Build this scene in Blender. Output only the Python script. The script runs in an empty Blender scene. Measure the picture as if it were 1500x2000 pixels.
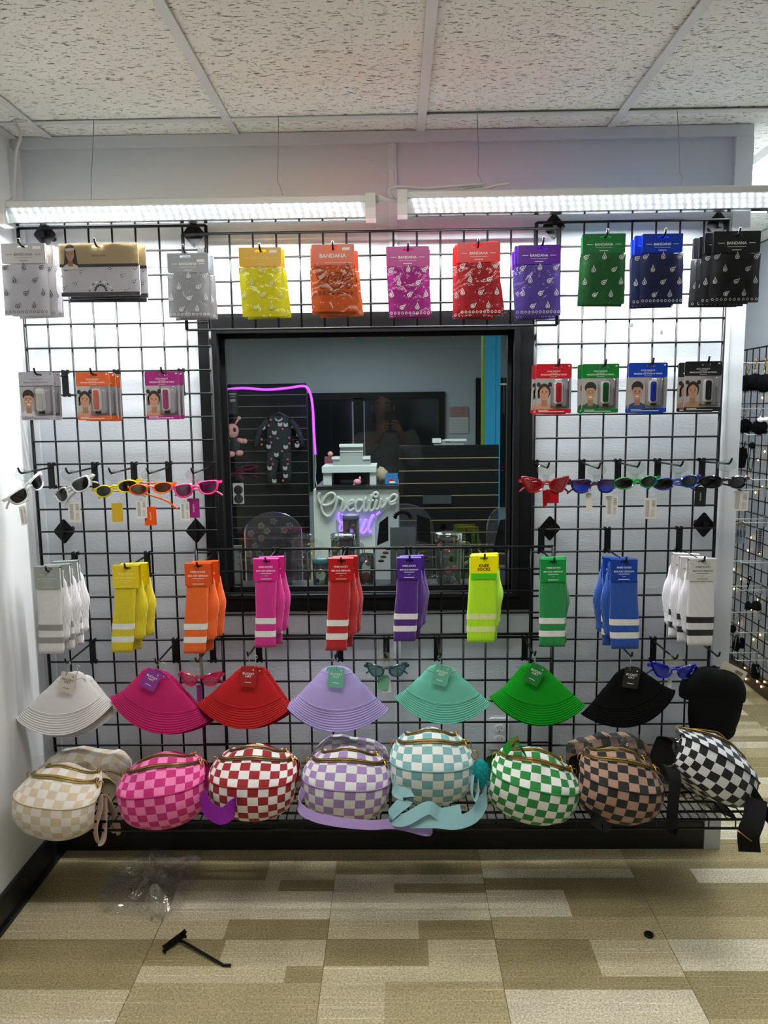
import bpy, bmesh, math, random
from mathutils import Vector, Matrix, noise
SC = bpy.context.scene
COL = SC.collection
RND = random.Random(7)
PI = math.pi
# ---------------------------------------------------------------- camera
F = 1480.0
H = 1.56
def _basis():
    d = Vector((22/F, 194/F, -1.0)).normalized()            # world +Y in camera axes
    u = Vector((-0.010, 1, 0)); z = (u - d*u.dot(d)).normalized()
    x = d.cross(z)
    return x, d, z
_X, _Y, _Z = _basis()
ROT = Matrix((_X, _Y, _Z))                                   # rows: world axes in camera coordinates
camd = bpy.data.cameras.new('camera'); cam = bpy.data.objects.new('camera', camd); COL.objects.link(cam)
cam.matrix_world = Matrix.Translation((0, 0, H)) @ ROT.to_4x4()
camd.sensor_fit = 'HORIZONTAL'; camd.sensor_width = 36; camd.lens = 36*F/1500; camd.clip_start = .02
SC.camera = cam
def ray(px, py):
    return ROT @ Vector(((px-750)/F, (1000-py)/F, -1))
def at(px, py, Y):                                           # the point seen at a pixel on the plane y = Y
    r = ray(px, py); return Vector((0, 0, H)) + r*(Y/r.y)
def atx(px, py, X):
    r = ray(px, py); return Vector((0, 0, H)) + r*(X/r.x)
def atz(px, py, Z):
    r = ray(px, py); return Vector((0, 0, H)) + r*((Z-H)/r.z)
# ---------------------------------------------------------------- world, room lights, exposure
SC.view_settings.view_transform = 'Standard'; SC.view_settings.look = 'None'
SC.view_settings.gamma = 1; SC.view_settings.use_curve_mapping = False
SC.view_settings.exposure = 0.0
SC.cycles.transparent_max_bounces = 24
w = bpy.data.worlds.new('world'); SC.world = w; w.use_nodes = True
w.node_tree.nodes['Background'].inputs[0].default_value = (.8, .85, .9, 1)
w.node_tree.nodes['Background'].inputs[1].default_value = .12
def area(name, loc, size, power, color=(1, 1, 1), rot=(0, 0, 0), spread=PI):
    l = bpy.data.lights.new(name, 'AREA'); l.shape = 'RECTANGLE'; l.size, l.size_y = size; l.energy = power; l.color = color
    l.spread = spread
    o = bpy.data.objects.new(name, l); o.location = loc; o.rotation_euler = rot; COL.objects.link(o); return o
CEIL = 2.45
LAMP_ROOM = 25; FILL_BACK = 55
area('unseen_ceiling_light', (-.1, 1.1, CEIL-.03), (1.18, .58), LAMP_ROOM, (1, .97, .91))          # the shop's ceiling panels above and behind the photographer
area('unseen_ceiling_light', (.4, -1.6, CEIL-.03), (1.2, .6), LAMP_ROOM*.10, (1, .97, .92))
area('unseen_ceiling_light', (-.2, 4.4, CEIL-.03), (1.2, .6), FILL_BACK, (.86, .95, 1))           # added light without a fixture, brightens the room behind the window
area('unseen_ceiling_light', (-.5, 7.7, CEIL-.03), (1.2, .6), FILL_BACK*.62, (.86, .95, 1))  # second added light, lifts the rear wall
# ---------------------------------------------------------------- materials
def lin(c):
    return tuple(((v/12.92) if v <= .04045 else ((v+.055)/1.055)**2.4) for v in c)
def hexc(h):
    return lin(tuple(int(h[i:i+2], 16)/255 for i in (0, 2, 4)))
MATS = {}
def mat(name, col='808080', rough=.6, metal=0, bump=0, bscale=200, vary=0, emit=None, estr=0, spec=.5, coords='Object', stretch=None, sheen=0, coat=0, trans=0, ior=1.45, vscale=8):
    if name in MATS: return MATS[name]
    m = bpy.data.materials.new(name); m.use_nodes = True; MATS[name] = m
    nt = m.node_tree; N = nt.nodes; L = nt.links; b = N['Principled BSDF']
    c = hexc(col) if isinstance(col, str) else col
    b.inputs['Base Color'].default_value = (*c, 1)
    b.inputs['Roughness'].default_value = rough; b.inputs['Metallic'].default_value = metal
    b.inputs['Specular IOR Level'].default_value = spec
    if sheen: b.inputs['Sheen Weight'].default_value = sheen
    if coat: b.inputs['Coat Weight'].default_value = coat; b.inputs['Coat Roughness'].default_value = .08
    if trans: b.inputs['Transmission Weight'].default_value = trans; b.inputs['IOR'].default_value = ior
    if emit:
        b.inputs['Emission Color'].default_value = (*hexc(emit), 1); b.inputs['Emission Strength'].default_value = estr
    tc = N.new('ShaderNodeTexCoord'); src = tc.outputs[coords]
    if stretch:
        mp = N.new('ShaderNodeMapping'); mp.inputs['Scale'].default_value = stretch; L.new(src, mp.inputs['Vector']); src = mp.outputs['Vector']
    if vary:
        n = N.new('ShaderNodeTexNoise'); n.inputs['Scale'].default_value = vscale; n.inputs['Detail'].default_value = 4; L.new(src, n.inputs['Vector'])
        mx = N.new('ShaderNodeMix'); mx.data_type = 'RGBA'
        mx.inputs[6].default_value = (*[v*(1-vary) for v in c], 1); mx.inputs[7].default_value = (*[min(1, v*(1+vary)) for v in c], 1)
        L.new(n.outputs['Fac'], mx.inputs[0]); L.new(mx.outputs[2], b.inputs['Base Color'])
    if bump:
        n = N.new('ShaderNodeTexNoise'); n.inputs['Scale'].default_value = bscale; n.inputs['Detail'].default_value = 3; L.new(src, n.inputs['Vector'])
        bp = N.new('ShaderNodeBump'); bp.inputs['Strength'].default_value = bump; bp.inputs['Distance'].default_value = .002
        L.new(n.outputs['Fac'], bp.inputs['Height']); L.new(bp.outputs['Normal'], b.inputs['Normal'])
    return m
def film(name, tint='ffffff', gloss=.12, rough=.08, bump=.4, bscale=30, body=0.0, bodycol='ffffff', fres=1.0):
    """thin clear plastic: mostly see-through with a glossy wrinkled skin and a little haze"""
    if name in MATS: return MATS[name]
    m = bpy.data.materials.new(name); m.use_nodes = True; MATS[name] = m
    nt = m.node_tree; N = nt.nodes; L = nt.links; N.remove(N['Principled BSDF']); out = N['Material Output']
    t = N.new('ShaderNodeBsdfTransparent'); t.inputs[0].default_value = (*hexc(tint), 1)
    g = N.new('ShaderNodeBsdfGlossy'); g.inputs['Roughness'].default_value = rough
    fr = N.new('ShaderNodeFresnel'); fr.inputs['IOR'].default_value = 1.45
    ma = N.new('ShaderNodeMath'); ma.operation = 'MULTIPLY_ADD'; ma.inputs[1].default_value = fres; ma.inputs[2].default_value = gloss-.04*fres; ma.use_clamp = True
    L.new(fr.outputs[0], ma.inputs[0])
    s = N.new('ShaderNodeMixShader'); L.new(ma.outputs[0], s.inputs[0]); L.new(t.outputs[0], s.inputs[1]); L.new(g.outputs[0], s.inputs[2])
    last = s
    if body:
        d = N.new('ShaderNodeBsdfDiffuse'); d.inputs[0].default_value = (*hexc(bodycol), 1)
        s2 = N.new('ShaderNodeMixShader'); s2.inputs[0].default_value = body; L.new(s.outputs[0], s2.inputs[1]); L.new(d.outputs[0], s2.inputs[2]); last = s2
    if bump:
        tc = N.new('ShaderNodeTexCoord'); n = N.new('ShaderNodeTexNoise'); n.inputs['Scale'].default_value = bscale; n.inputs['Detail'].default_value = 2; n.inputs['Distortion'].default_value = 1.2
        L.new(tc.outputs['Object'], n.inputs['Vector'])
        bp = N.new('ShaderNodeBump'); bp.inputs['Strength'].default_value = bump; bp.inputs['Distance'].default_value = .01
        L.new(n.outputs['Fac'], bp.inputs['Height']); L.new(bp.outputs['Normal'], g.inputs['Normal'])
    L.new(last.outputs[0], out.inputs[0])
    return m
# ---------------------------------------------------------------- mesh helpers
class MB:
    def __init__(s): s.v = []; s.f = []; s.uv = []; s.mi = []; s.cur = 0
    def add(s, vs, fs, uvs=None):
        o = len(s.v); s.v += [tuple(p) for p in vs]
        for i, f in enumerate(fs):
            s.f.append(tuple(o+k for k in f)); s.mi.append(s.cur); s.uv.append(uvs[i] if uvs else None)
        return s
    def box(s, c, d, m=None):
        x, y, z = d[0]/2, d[1]/2, d[2]/2
        vs = [Vector((sx*x, sy*y, sz*z)) for sz in (-1, 1) for sy in (-1, 1) for sx in (-1, 1)]
        if m: vs = [m @ p for p in vs]
        c = Vector(c); vs = [p+c for p in vs]
        return s.add(vs, [(0, 2, 3, 1), (4, 5, 7, 6), (0, 1, 5, 4), (2, 6, 7, 3), (0, 4, 6, 2), (1, 3, 7, 5)])
    def span(s, a, b): return s.box([(a[i]+b[i])/2 for i in range(3)], [abs(b[i]-a[i]) for i in range(3)])
    def tube(s, pts, r, n=8, closed=False, flat=1.0, cap=True):
        pts = [Vector(p) for p in pts]; k = len(pts); rings = []
        rr = r if isinstance(r, (list, tuple)) else [r]*k
        prev = None
        for i, p in enumerate(pts):
            a = pts[(i-1) % k] if (closed or i) else p; b = pts[(i+1) % k] if (closed or i < k-1) else p
            t = (b-a)
            t = t.normalized() if t.length > 1e-9 else Vector((0, 0, 1))
            if prev is None:
                up = Vector((0, 0, 1)) if abs(t.z) < .9 else Vector((0, 1, 0)); n1 = t.cross(up).normalized()
            else:
                n1 = prev - t*prev.dot(t); n1 = n1.normalized() if n1.length > 1e-6 else t.orthogonal().normalized()
            prev = n1; n2 = t.cross(n1)
            rings.append([p + (n1*math.cos(q*2*PI/n) + n2*math.sin(q*2*PI/n)*flat)*rr[i] for q in range(n)])
        vs = [q for R in rings for q in R]; fs = []
        for i in range(k if closed else k-1):
            j = (i+1) % k
            for q in range(n): fs.append((i*n+q, i*n+(q+1) % n, j*n+(q+1) % n, j*n+q))
        if not closed and cap: fs += [tuple(range(n-1, -1, -1)), tuple((k-1)*n+q for q in range(n))]
        return s.add(vs, fs)
    def grid(s, fn, nu, nv, closeu=False, uvs=None):
        vs = [fn(i/nu if closeu else i/(nu-1), j/(nv-1)) for j in range(nv) for i in range(nu)]
        fs = []; us = []
        for j in range(nv-1):
            for i in range(nu if closeu else nu-1):
                i2 = (i+1) % nu
                fs.append((j*nu+i, j*nu+i2, (j+1)*nu+i2, (j+1)*nu+i))
                if uvs:
                    den = nu if closeu else nu-1
                    us.append([uvs(i/den, j/(nv-1)), uvs((i+1)/den, j/(nv-1)), uvs((i+1)/den, (j+1)/(nv-1)), uvs(i/den, (j+1)/(nv-1))])
        return s.add(vs, fs, us if uvs else None)
    def lathe(s, prof, n=24, sx=1, sy=1, c=(0, 0, 0)):
        k = len(prof); vs = []
        for r, z in prof:
            for q in range(n): a = 2*PI*q/n; vs.append((c[0]+r*math.cos(a)*sx, c[1]+r*math.sin(a)*sy, c[2]+z))
        fs = [(i*n+q, i*n+(q+1) % n, (i+1)*n+(q+1) % n, (i+1)*n+q) for i in range(k-1) for q in range(n)]
        return s.add(vs, fs)
    def ball(s, c, r, n=12, m=8):
        r = r if isinstance(r, (tuple, list)) else (r, r, r)
        return s.grid(lambda u, v: (c[0]+r[0]*math.cos(2*PI*u)*math.sin(PI*v), c[1]+r[1]*math.sin(2*PI*u)*math.sin(PI*v), c[2]-r[2]*math.cos(PI*v)), n, m+1, closeu=True)
    def prism(s, outline, y0, y1):
        """outline in xz (counter-clockwise from the front), thickness along y"""
        n = len(outline)
        vs = [(x, y0, z) for x, z in outline] + [(x, y1, z) for x, z in outline]
        fs = [tuple(range(n)), tuple(range(2*n-1, n-1, -1))] + [(i, i+n, (i+1) % n+n, (i+1) % n) for i in range(n)]
        return s.add(vs, fs)
    def holes(s, outer, holes, y0, y1):
        bm = bmesh.new(); ed = []
        for lp in [outer]+holes:
            vs = [bm.verts.new((x, y0, z)) for x, z in lp]
            ed += [bm.edges.new((vs[i], vs[(i+1) % len(vs)])) for i in range(len(vs))]
        bmesh.ops.triangle_fill(bm, edges=ed, use_beauty=True)
        bmesh.ops.recalc_face_normals(bm, faces=bm.faces)
        bm.verts.ensure_lookup_table(); bm.faces.ensure_lookup_table()
        front = [tuple(v.index for v in f.verts) for f in bm.faces]; bm.verts.index_update()
        front = [tuple(v.index for v in f.verts) for f in bm.faces]
        nv = len(bm.verts); vs = [tuple(v.co) for v in bm.verts]
        bnd = [tuple(v.index for v in e.verts) for e in bm.edges if len(e.link_faces) == 1]
        bm.free()
        allv = vs + [(x, y1, z) for x, y, z in vs]
        fs = front + [tuple(i+nv for i in reversed(f)) for f in front] + [(a, b, b+nv, a+nv) for a, b in bnd]
        return s.add(allv, fs)
    def tf(s, m):
        s.v = [tuple(m @ Vector(p)) for p in s.v]; return s
    def mapv(s, fn): s.v = [tuple(fn(*p)) for p in s.v]; return s
    def mesh(s, name, smooth=False):
        me = bpy.data.meshes.new(name); me.from_pydata(s.v, [], s.f)
        if any(u for u in s.uv):
            ly = me.uv_layers.new(name='UVMap')
            for p, u in zip(me.polygons, s.uv):
                for k, li in enumerate(p.loop_indices): ly.data[li].uv = u[k] if u else (0, 0)
        if any(s.mi): me.polygons.foreach_set('material_index', s.mi)
        if smooth: me.polygons.foreach_set('use_smooth', [True]*len(me.polygons))
        me.update(); return me
    def ob(s, name, m, parent=None, loc=None, rot=None, smooth=False, autos=None):
        me = s.mesh(name, smooth)
        for k in (m if isinstance(m, (list, tuple)) else [m]): me.materials.append(k)
        if autos is not None: sharp(me, autos)
        return link(name, me, parent, loc, rot)
def sharp(me, ang):
    bm = bmesh.new(); bm.from_mesh(me)
    bmesh.ops.recalc_face_normals(bm, faces=bm.faces)
    for e in bm.edges:
        e.smooth = not (len(e.link_faces) == 2 and e.calc_face_angle(0) > ang)
    for f in bm.faces: f.smooth = True
    bm.to_mesh(me); bm.free()
def link(name, data, parent=None, loc=None, rot=None):
    o = bpy.data.objects.new(name, data); COL.objects.link(o)
    if parent: o.parent = parent
    if loc is not None: o.location = loc
    if rot is not None: o.rotation_euler = rot
    return o
def tag(o, label=None, cat=None, group=None, kind=None):
    if label: o['label'] = label
    if cat: o['category'] = cat
    if group: o['group'] = group
    if kind: o['kind'] = kind
    return o
def thing(name, label, cat, loc=(0, 0, 0), rot=(0, 0, 0), group=None):
    return tag(link(name, None, None, loc, rot), label, cat, group)
def struct(o): o['kind'] = 'structure'; return o
def copy_tree(o, parent=None, label=None, loc=None, rot=None):
    c = o.copy(); COL.objects.link(c); c.parent = parent
    for ch in list(o.children): copy_tree(ch, c)
    if label: c['label'] = label
    if loc is not None: c.location = loc
    if rot is not None: c.rotation_euler = rot
    return c
def rrect(w, h, r, x=0, z=0, n=4):
    pts = []
    for cx, cz, a0 in ((w/2-r, -h/2+r, -PI/2), (w/2-r, h/2-r, 0), (-w/2+r, h/2-r, PI/2), (-w/2+r, -h/2+r, PI)):
        for k in range(n+1): a = a0+k*PI/2/n; pts.append((x+cx+r*math.cos(a), z+cz+r*math.sin(a)))
    return pts
def oval(rx, rz, x=0, z=0, n=20): return [(x+rx*math.cos(2*PI*k/n), z+rz*math.sin(2*PI*k/n)) for k in range(n)]
def spline(pts, per=6, closed=False):
    P = [Vector(p) for p in pts]; n = len(P); out = []
    for i in range(n if closed else n-1):
        g = (lambda k: P[k % n]) if closed else (lambda k: P[max(0, min(n-1, k))])
        p0, p1, p2, p3 = g(i-1), g(i), g(i+1), g(i+2)
        for q in range(per):
            t = q/per
            out.append(.5*((2*p1)+(p2-p0)*t+(2*p0-5*p1+4*p2-p3)*t*t+(3*p1-p0-3*p2+p3)*t**3))
    if not closed: out.append(P[-1])
    return out
TXT = {}
def text(parent, s, w, z, m, x=0, y=0, h=None, name='lettering', bold=0):
    """flat printed words centred at x, z, w wide, facing -y"""
    key = (s, bold)
    if key not in TXT:
        cu = bpy.data.curves.new('t', 'FONT'); cu.body = s; cu.align_x = 'CENTER'; cu.align_y = 'CENTER'; cu.resolution_u = 2; cu.space_line = .9
        cu.offset = bold
        o = bpy.data.objects.new('t', cu); COL.objects.link(o)
        me = bpy.data.meshes.new_from_object(o.evaluated_get(bpy.context.evaluated_depsgraph_get()))
        bpy.data.objects.remove(o); bpy.data.curves.remove(cu)
        xs = [v.co.x for v in me.vertices]; ys = [v.co.y for v in me.vertices]
        cx, cy, wd, ht = (min(xs)+max(xs))/2, (min(ys)+max(ys))/2, max(xs)-min(xs), max(ys)-min(ys)
        TXT[key] = ([(v.co.x-cx, v.co.y-cy) for v in me.vertices], [tuple(p.vertices) for p in me.polygons], wd, ht, {})
        bpy.data.meshes.remove(me)
    vs, fs, wd, ht, cache = TXT[key]
    k = (round(w, 4), h and round(h, 4), m.name)
    if k not in cache:
        sx = w/wd; sz = (h/ht) if h else sx
        b = MB(); b.add([(a*sx, 0, c*sz) for a, c in vs], fs)
        me = b.mesh('lettering'); me.materials.append(m); cache[k] = me
    return link(name, cache[k], parent, (x, y, z))
M_INK = mat('white_ink', 'f2f2f0', .5); M_BLK = mat('black_ink', '141414', .5)
# ================================================================ the setting
YW, XL, XE, XR = 2.56, -1.23, 1.14, 2.0       # partition face, left wall, free end of the partition, right wall
YG = 2.48                                     # grid plane
SQ = .0748
def ramp_mat():
    m = bpy.data.materials.new('wall_paint'); m.use_nodes = True
    return m
M_WALL = mat('wall_paint', 'bcc2c9', .75, bump=.35, bscale=70, stretch=(1, 1, 2.5), vary=.02)
M_WALL2 = mat('smooth_white_paint', 'dfe1e2', .6, bump=.08, bscale=40)
M_TRIM = mat('white_trim_paint', 'c6cbd1', .5, bump=.05, bscale=60)
M_BLACKW = mat('black_painted_wood', '0c0d0f', .5, spec=.2, bump=.1, bscale=90, stretch=(1, 1, .1))
M_BASE = mat('black_vinyl_base', '16191b', .45, bump=.06, bscale=50)
M_WIRE = mat('black_wire', '08080a', .38, metal=0, spec=.3, bump=.03, bscale=300)
M_RAIL = mat('white_rail', 'd5d6d3', .45, bump=.03, bscale=60)
# back wall with the window opening
WX0, WX1, WZ0, WZ1 = -.585, .392, .945, 1.825
b = MB(); b.holes([(XL, 0), (XE, 0), (XE, CEIL), (XL, CEIL)], [[(WX0, WZ0), (WX1, WZ0), (WX1, WZ1), (WX0, WZ1)]], YW, YW+.11)
struct(b.ob('wall_back', M_WALL))
b = MB(); b.span((XL-.1, -5.6, 0), (XL, YW+.11, CEIL)); struct(b.ob('wall_left', M_WALL2))
XB = -2.7
b = MB(); b.span((XB-.1, YW+.11, 0), (XB, 9.2, CEIL)); struct(b.ob('wall_left_rear', M_WALL2))
b = MB(); b.span((XB-.1, YW, 0), (XL-.1, YW+.11, CEIL)); struct(b.ob('wall_back_rear', M_WALL2))
b = MB(); b.span((XR, -5.6, 0), (XR+.1, 9.2, CEIL)); struct(b.ob('wall_right', M_WALL))
b = MB(); b.span((XL-.1, -5.7, 0), (XR+.1, -5.6, CEIL)); struct(b.ob('wall_front', mat('far_wall_paint', '77746f', .8, bump=.1)))
b = MB(); b.span((XB-.1, 9.2, 0), (XR+.1, 9.3, CEIL)); struct(b.ob('wall_rear', mat('grey_blue_paint', '9aa2ab', .8, bump=.1, bscale=40)))
b = MB(); b.span((XE-.1, YW+.111, 0), (XE-.001, 5.2, CEIL)); struct(b.ob('wall_light_block', M_WALL2))  # added unseen wall, keeps the passage light out of the back room
# trims
b = MB(); b.span((XL, YW-.012, CEIL-.035), (XE+.003, YW, CEIL)); struct(b.ob('trim_1', M_TRIM))
b = MB()
for z0, z1 in ((.1, .884), (1.889, CEIL-.036)): b.span((-.014, YW-.008, z0), (.012, YW, z1)); b.span((-.005, YW-.012, z0), (.003, YW-.008, z1))
struct(b.ob('trim_2', M_TRIM))
b = MB(); b.span((1.092, YW-.014, 0), (XE+.004, YW, CEIL-.036)); b.span((1.086, YW-.018, 0), (1.094, YW, CEIL-.036)); struct(b.ob('trim_3', M_TRIM))
b = MB(); b.span((XL, YW-.012, .1), (XL+.03, YW, CEIL-.036)); b.span((XL, YW-.03, .1), (XL+.01, YW-.012, CEIL-.036)); struct(b.ob('trim_4', M_TRIM))
b = MB(); b.span((XE, YW, 0), (XE+.004, YW+.11, CEIL)); struct(b.ob('trim_5', M_TRIM))
b = MB(); b.span((XL, YW-.012, 0), (1.085, YW, .1)); struct(b.ob('baseboard_back', M_BASE))
b = MB(); b.span((XL, -5.6, 0), (XL+.012, YW-.012, .105)); b.span((XL, -5.6, 0), (XL+.022, YW-.012, .015)); struct(b.ob('baseboard_left', M_BASE))
b = MB(); b.span((XR-.012, -5.6, 0), (XR, 9.2, .1)); struct(b.ob('baseboard_right', mat('brown_base', '4a3a30', .5, bump=.05)))
# screw holes left in the wall
for i, (px, py) in enumerate(((1234, 634), (1292, 648))):
    p = at(px, py, YW-.001); b = MB(); b.lathe([(0, 0), (.004, 0), (.005, .002), (.0, .002)], 10)
    o = b.ob('screw_hole', mat('hole_grey', '6a6c70', .8, bump=.1), loc=p, rot=(PI/2, 0, 0))
    tag(o, ('small screw hole in the white wall left of another, below the green bandanas', 'small screw hole in the white wall below the blue bandanas')[i], 'screw hole')
# ---- ceiling: rails and tiles
def ceil_mat():
    m = mat('fissured_tile', 'cfccc4', .9); nt = m.node_tree; N = nt.nodes; L = nt.links; bs = N['Principled BSDF']
    g = N.new('ShaderNodeNewGeometry')
    def layer(scale, sc, lo, hi, dist):
        mp = N.new('ShaderNodeMapping'); mp.inputs['Scale'].default_value = sc; L.new(g.outputs['Position'], mp.inputs['Vector'])
        n = N.new('ShaderNodeTexNoise'); n.inputs['Scale'].default_value = scale; n.inputs['Detail'].default_value = 2.5; n.inputs['Distortion'].default_value = dist
        L.new(mp.outputs[0], n.inputs['Vector'])
        r = N.new('ShaderNodeMapRange'); r.inputs[1].default_value = lo; r.inputs[2].default_value = hi; L.new(n.outputs['Fac'], r.inputs[0]); return r.outputs[0]
    a = layer(52, (1, 3.4, 1), .61, .665, .5); c = layer(150, (1, 1.2, 1), .66, .72, 0)
    mx = N.new('ShaderNodeMath'); mx.operation = 'MAXIMUM'; L.new(a, mx.inputs[0]); L.new(c, mx.inputs[1])
    mc = N.new('ShaderNodeMix'); mc.data_type = 'RGBA'; mc.inputs[6].default_value = (*hexc('f0f0e6'), 1); mc.inputs[7].default_value = (*hexc('7d7a74'), 1)
    L.new(mx.outputs[0], mc.inputs[0]); L.new(mc.outputs[2], bs.inputs['Base Color'])
    bp = N.new('ShaderNodeBump'); bp.invert = True; bp.inputs['Strength'].default_value = .8; bp.inputs['Distance'].default_value = .004
    L.new(mx.outputs[0], bp.inputs['Height']); L.new(bp.outputs[0], bs.inputs['Normal'])
    return m
M_TILE = ceil_mat()
b = MB(); b.span((XB-.1, -5.7, CEIL+.03), (XR+.1, 9.3, CEIL+.08)); ceiling = struct(b.ob('ceiling', mat('ceiling_deck', '8d8b86', .9, bump=.1)))
CX = [XB, -2.3, -1.706, -1.104, -.502, .09, .692, 1.29, 1.888, XR]; CY = [-5.6, -3.63, -2.42, -1.21, 0.0, 1.217, 2.43, 3.645, 4.86, 6.07, 7.28, 8.5, 9.2]
TROFFER = (7, 6)
tilemesh = {}
for i in range(len(CX)-1):
    for j in range(len(CY)-1):
        if (i, j) == TROFFER: continue
        x0, x1, y0, y1 = CX[i], CX[i+1], CY[j], CY[j+1]
        if i < 2 and y1 <= 2.5: continue
        if i == 2 and y1 <= 2.5: x0 = XL
        k = (round(x1-x0, 3), round(y1-y0, 3))
        if k not in tilemesh:
            q = MB(); q.box((0, 0, .01), (k[0]-.012, k[1]-.012, .018)); tilemesh[k] = q.mesh('ceiling_tile'); tilemesh[k].materials.append(M_TILE)
        link('ceiling_tile', tilemesh[k], ceiling, ((x0+x1)/2, (y0+y1)/2, CEIL + RND.uniform(0, .004)), (RND.uniform(-.003, .003), RND.uniform(-.003, .003), 0))
for x in CX[1:-1]:
    q = MB(); q.span((x-.013, -5.6 if x > XL else YW+.112, CEIL-.004), (x+.013, YW-.014 if XL <  x < XE else 9.2, CEIL-.0005)); q.ob('ceiling_rail', M_RAIL, ceiling)
    if XL < x < XE:
        q = MB(); q.span((x-.013, YW+.112, CEIL-.004), (x+.013, 9.2, CEIL-.0005)); q.ob('ceiling_rail', M_RAIL, ceiling)
for j, y in enumerate(CY[1:-1]):
    for i in range(len(CX)-1):
        xa = CX[i]+(.0135 if i else 0)
        if y < 2.5: xa = max(xa, XL)
        if xa >= CX[i+1]-.02: continue
        q = MB(); q.span((xa, y-.012, CEIL-.0035), (CX[i+1]-.0135, y+.012, CEIL)); q.ob('ceiling_rail', M_RAIL, ceiling)
q = MB(); q.span((XL, -5.6, CEIL-.006), (XL+.022, YW-.014, CEIL-.001)); q.ob('wall_rail', M_RAIL, ceiling)
# ---- lit ceiling panel at the passage on the right
t = thing('ceiling_light_panel', 'bright square ceiling light panel past the free end of the wall', 'ceiling light', ((CX[7]+CX[8])/2, (CY[6]+CY[7])/2, CEIL))
wx, wy = CX[8]-CX[7], CY[7]-CY[6]
b = MB(); b.span((-wx/2+.014, -wy/2+.014, -.002), (wx/2-.014, wy/2-.014, .02)); b.ob('diffuser', mat('lit_diffuser', 'ffffff', .5, emit='f6fbff', estr=15), t)
b = MB()
for s in (-1, 1): b.box((s*(wx/2-.02), 0, -.004), (.014, wy-.028, .008)); b.box((0, s*(wy/2-.02), -.004), (wx-.04, .014, .008))
b.ob('panel_frame', M_RAIL, t)
# ---- carpet
def carpet_mat():
    m = mat('carpet', '8f8064', .95); nt = m.node_tree; N = nt.nodes; L = nt.links; bs = N['Principled BSDF']
    at_ = N.new('ShaderNodeVertexColor'); at_.layer_name = 'Col'
    g = N.new('ShaderNodeNewGeometry')
    n1 = N.new('ShaderNodeTexNoise'); n1.inputs['Scale'].default_value = 170; n1.inputs['Detail'].default_value = 3; L.new(g.outputs['Position'], n1.inputs['Vector'])
    mp = N.new('ShaderNodeMapping'); mp.inputs['Scale'].default_value = (2.2, 190, 1); L.new(g.outputs['Position'], mp.inputs['Vector'])
    n2 = N.new('ShaderNodeTexNoise'); n2.inputs['Scale'].default_value = 1; n2.inputs['Detail'].default_value = 2; L.new(mp.outputs[0], n2.inputs['Vector'])
    r1 = N.new('ShaderNodeMapRange'); r1.inputs[1].default_value = .3; r1.inputs[2].default_value = .7; r1.inputs[3].default_value = .62; r1.inputs[4].default_value = 1.32; L.new(n1.outputs['Fac'], r1.inputs[0])
    r2 = N.new('ShaderNodeMapRange'); r2.inputs[1].default_value = .58; r2.inputs[2].default_value = .72; r2.inputs[3].default_value = 1.0; r2.inputs[4].default_value = 1.4; L.new(n2.outputs['Fac'], r2.inputs[0])
    n3 = N.new('ShaderNodeTexNoise'); n3.inputs['Scale'].default_value = 7; n3.inputs['Detail'].default_value = 2; L.new(g.outputs['Position'], n3.inputs['Vector'])
    r3 = N.new('ShaderNodeMapRange'); r3.inputs[3].default_value = .85; r3.inputs[4].default_value = 1.15; L.new(n3.outputs['Fac'], r3.inputs[0])
    a = N.new('ShaderNodeMath'); a.operation = 'MULTIPLY'; L.new(r1.outputs[0], a.inputs[0]); L.new(r2.outputs[0], a.inputs[1])
    a2 = N.new('ShaderNodeMath'); a2.operation = 'MULTIPLY'; L.new(a.outputs[0], a2.inputs[0]); L.new(r3.outputs[0], a2.inputs[1])
    v = N.new('ShaderNodeVectorMath'); v.operation = 'SCALE'; L.new(at_.outputs['Color'], v.inputs[0]); L.new(a2.outputs[0], v.inputs['Scale'])
    L.new(v.outputs[0], bs.inputs['Base Color'])
    bp = N.new('ShaderNodeBump'); bp.inputs['Strength'].default_value = .7; bp.inputs['Distance'].default_value = .006; L.new(n1.outputs['Fac'], bp.inputs['Height']); L.new(bp.outputs[0], bs.inputs['Normal'])
    bs.inputs['Specular IOR Level'].default_value = .1
    return m
M_CARPET = carpet_mat()
PAL = {'B': hexc('9c8f6a'), 'M': hexc('b2a57f'), 'L': hexc('c6ba99'), 'G': hexc('d2c8ae')}
def setcol(me, cols):
    ca = me.color_attributes.new('Col', 'FLOAT_COLOR', 'CORNER')
    for p, c in zip(me.polygons, cols):
        for li in p.loop_indices: ca.data[li].color = (*c, 1)
b = MB(); b.span((XB-.1, -5.7, -.06), (XR+.1, 9.3, -.007)); floor = struct(b.ob('floor', M_CARPET)); setcol(floor.data, [PAL['M']]*6)
FX = [XL, -.741, -.22, .281, .79, 1.295, 1.8, XR]
FY = [.58, 1.08, 1.58, 2.079, 2.58, 3.08, 3.58, 4.08, 4.58, 5.08]
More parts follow.
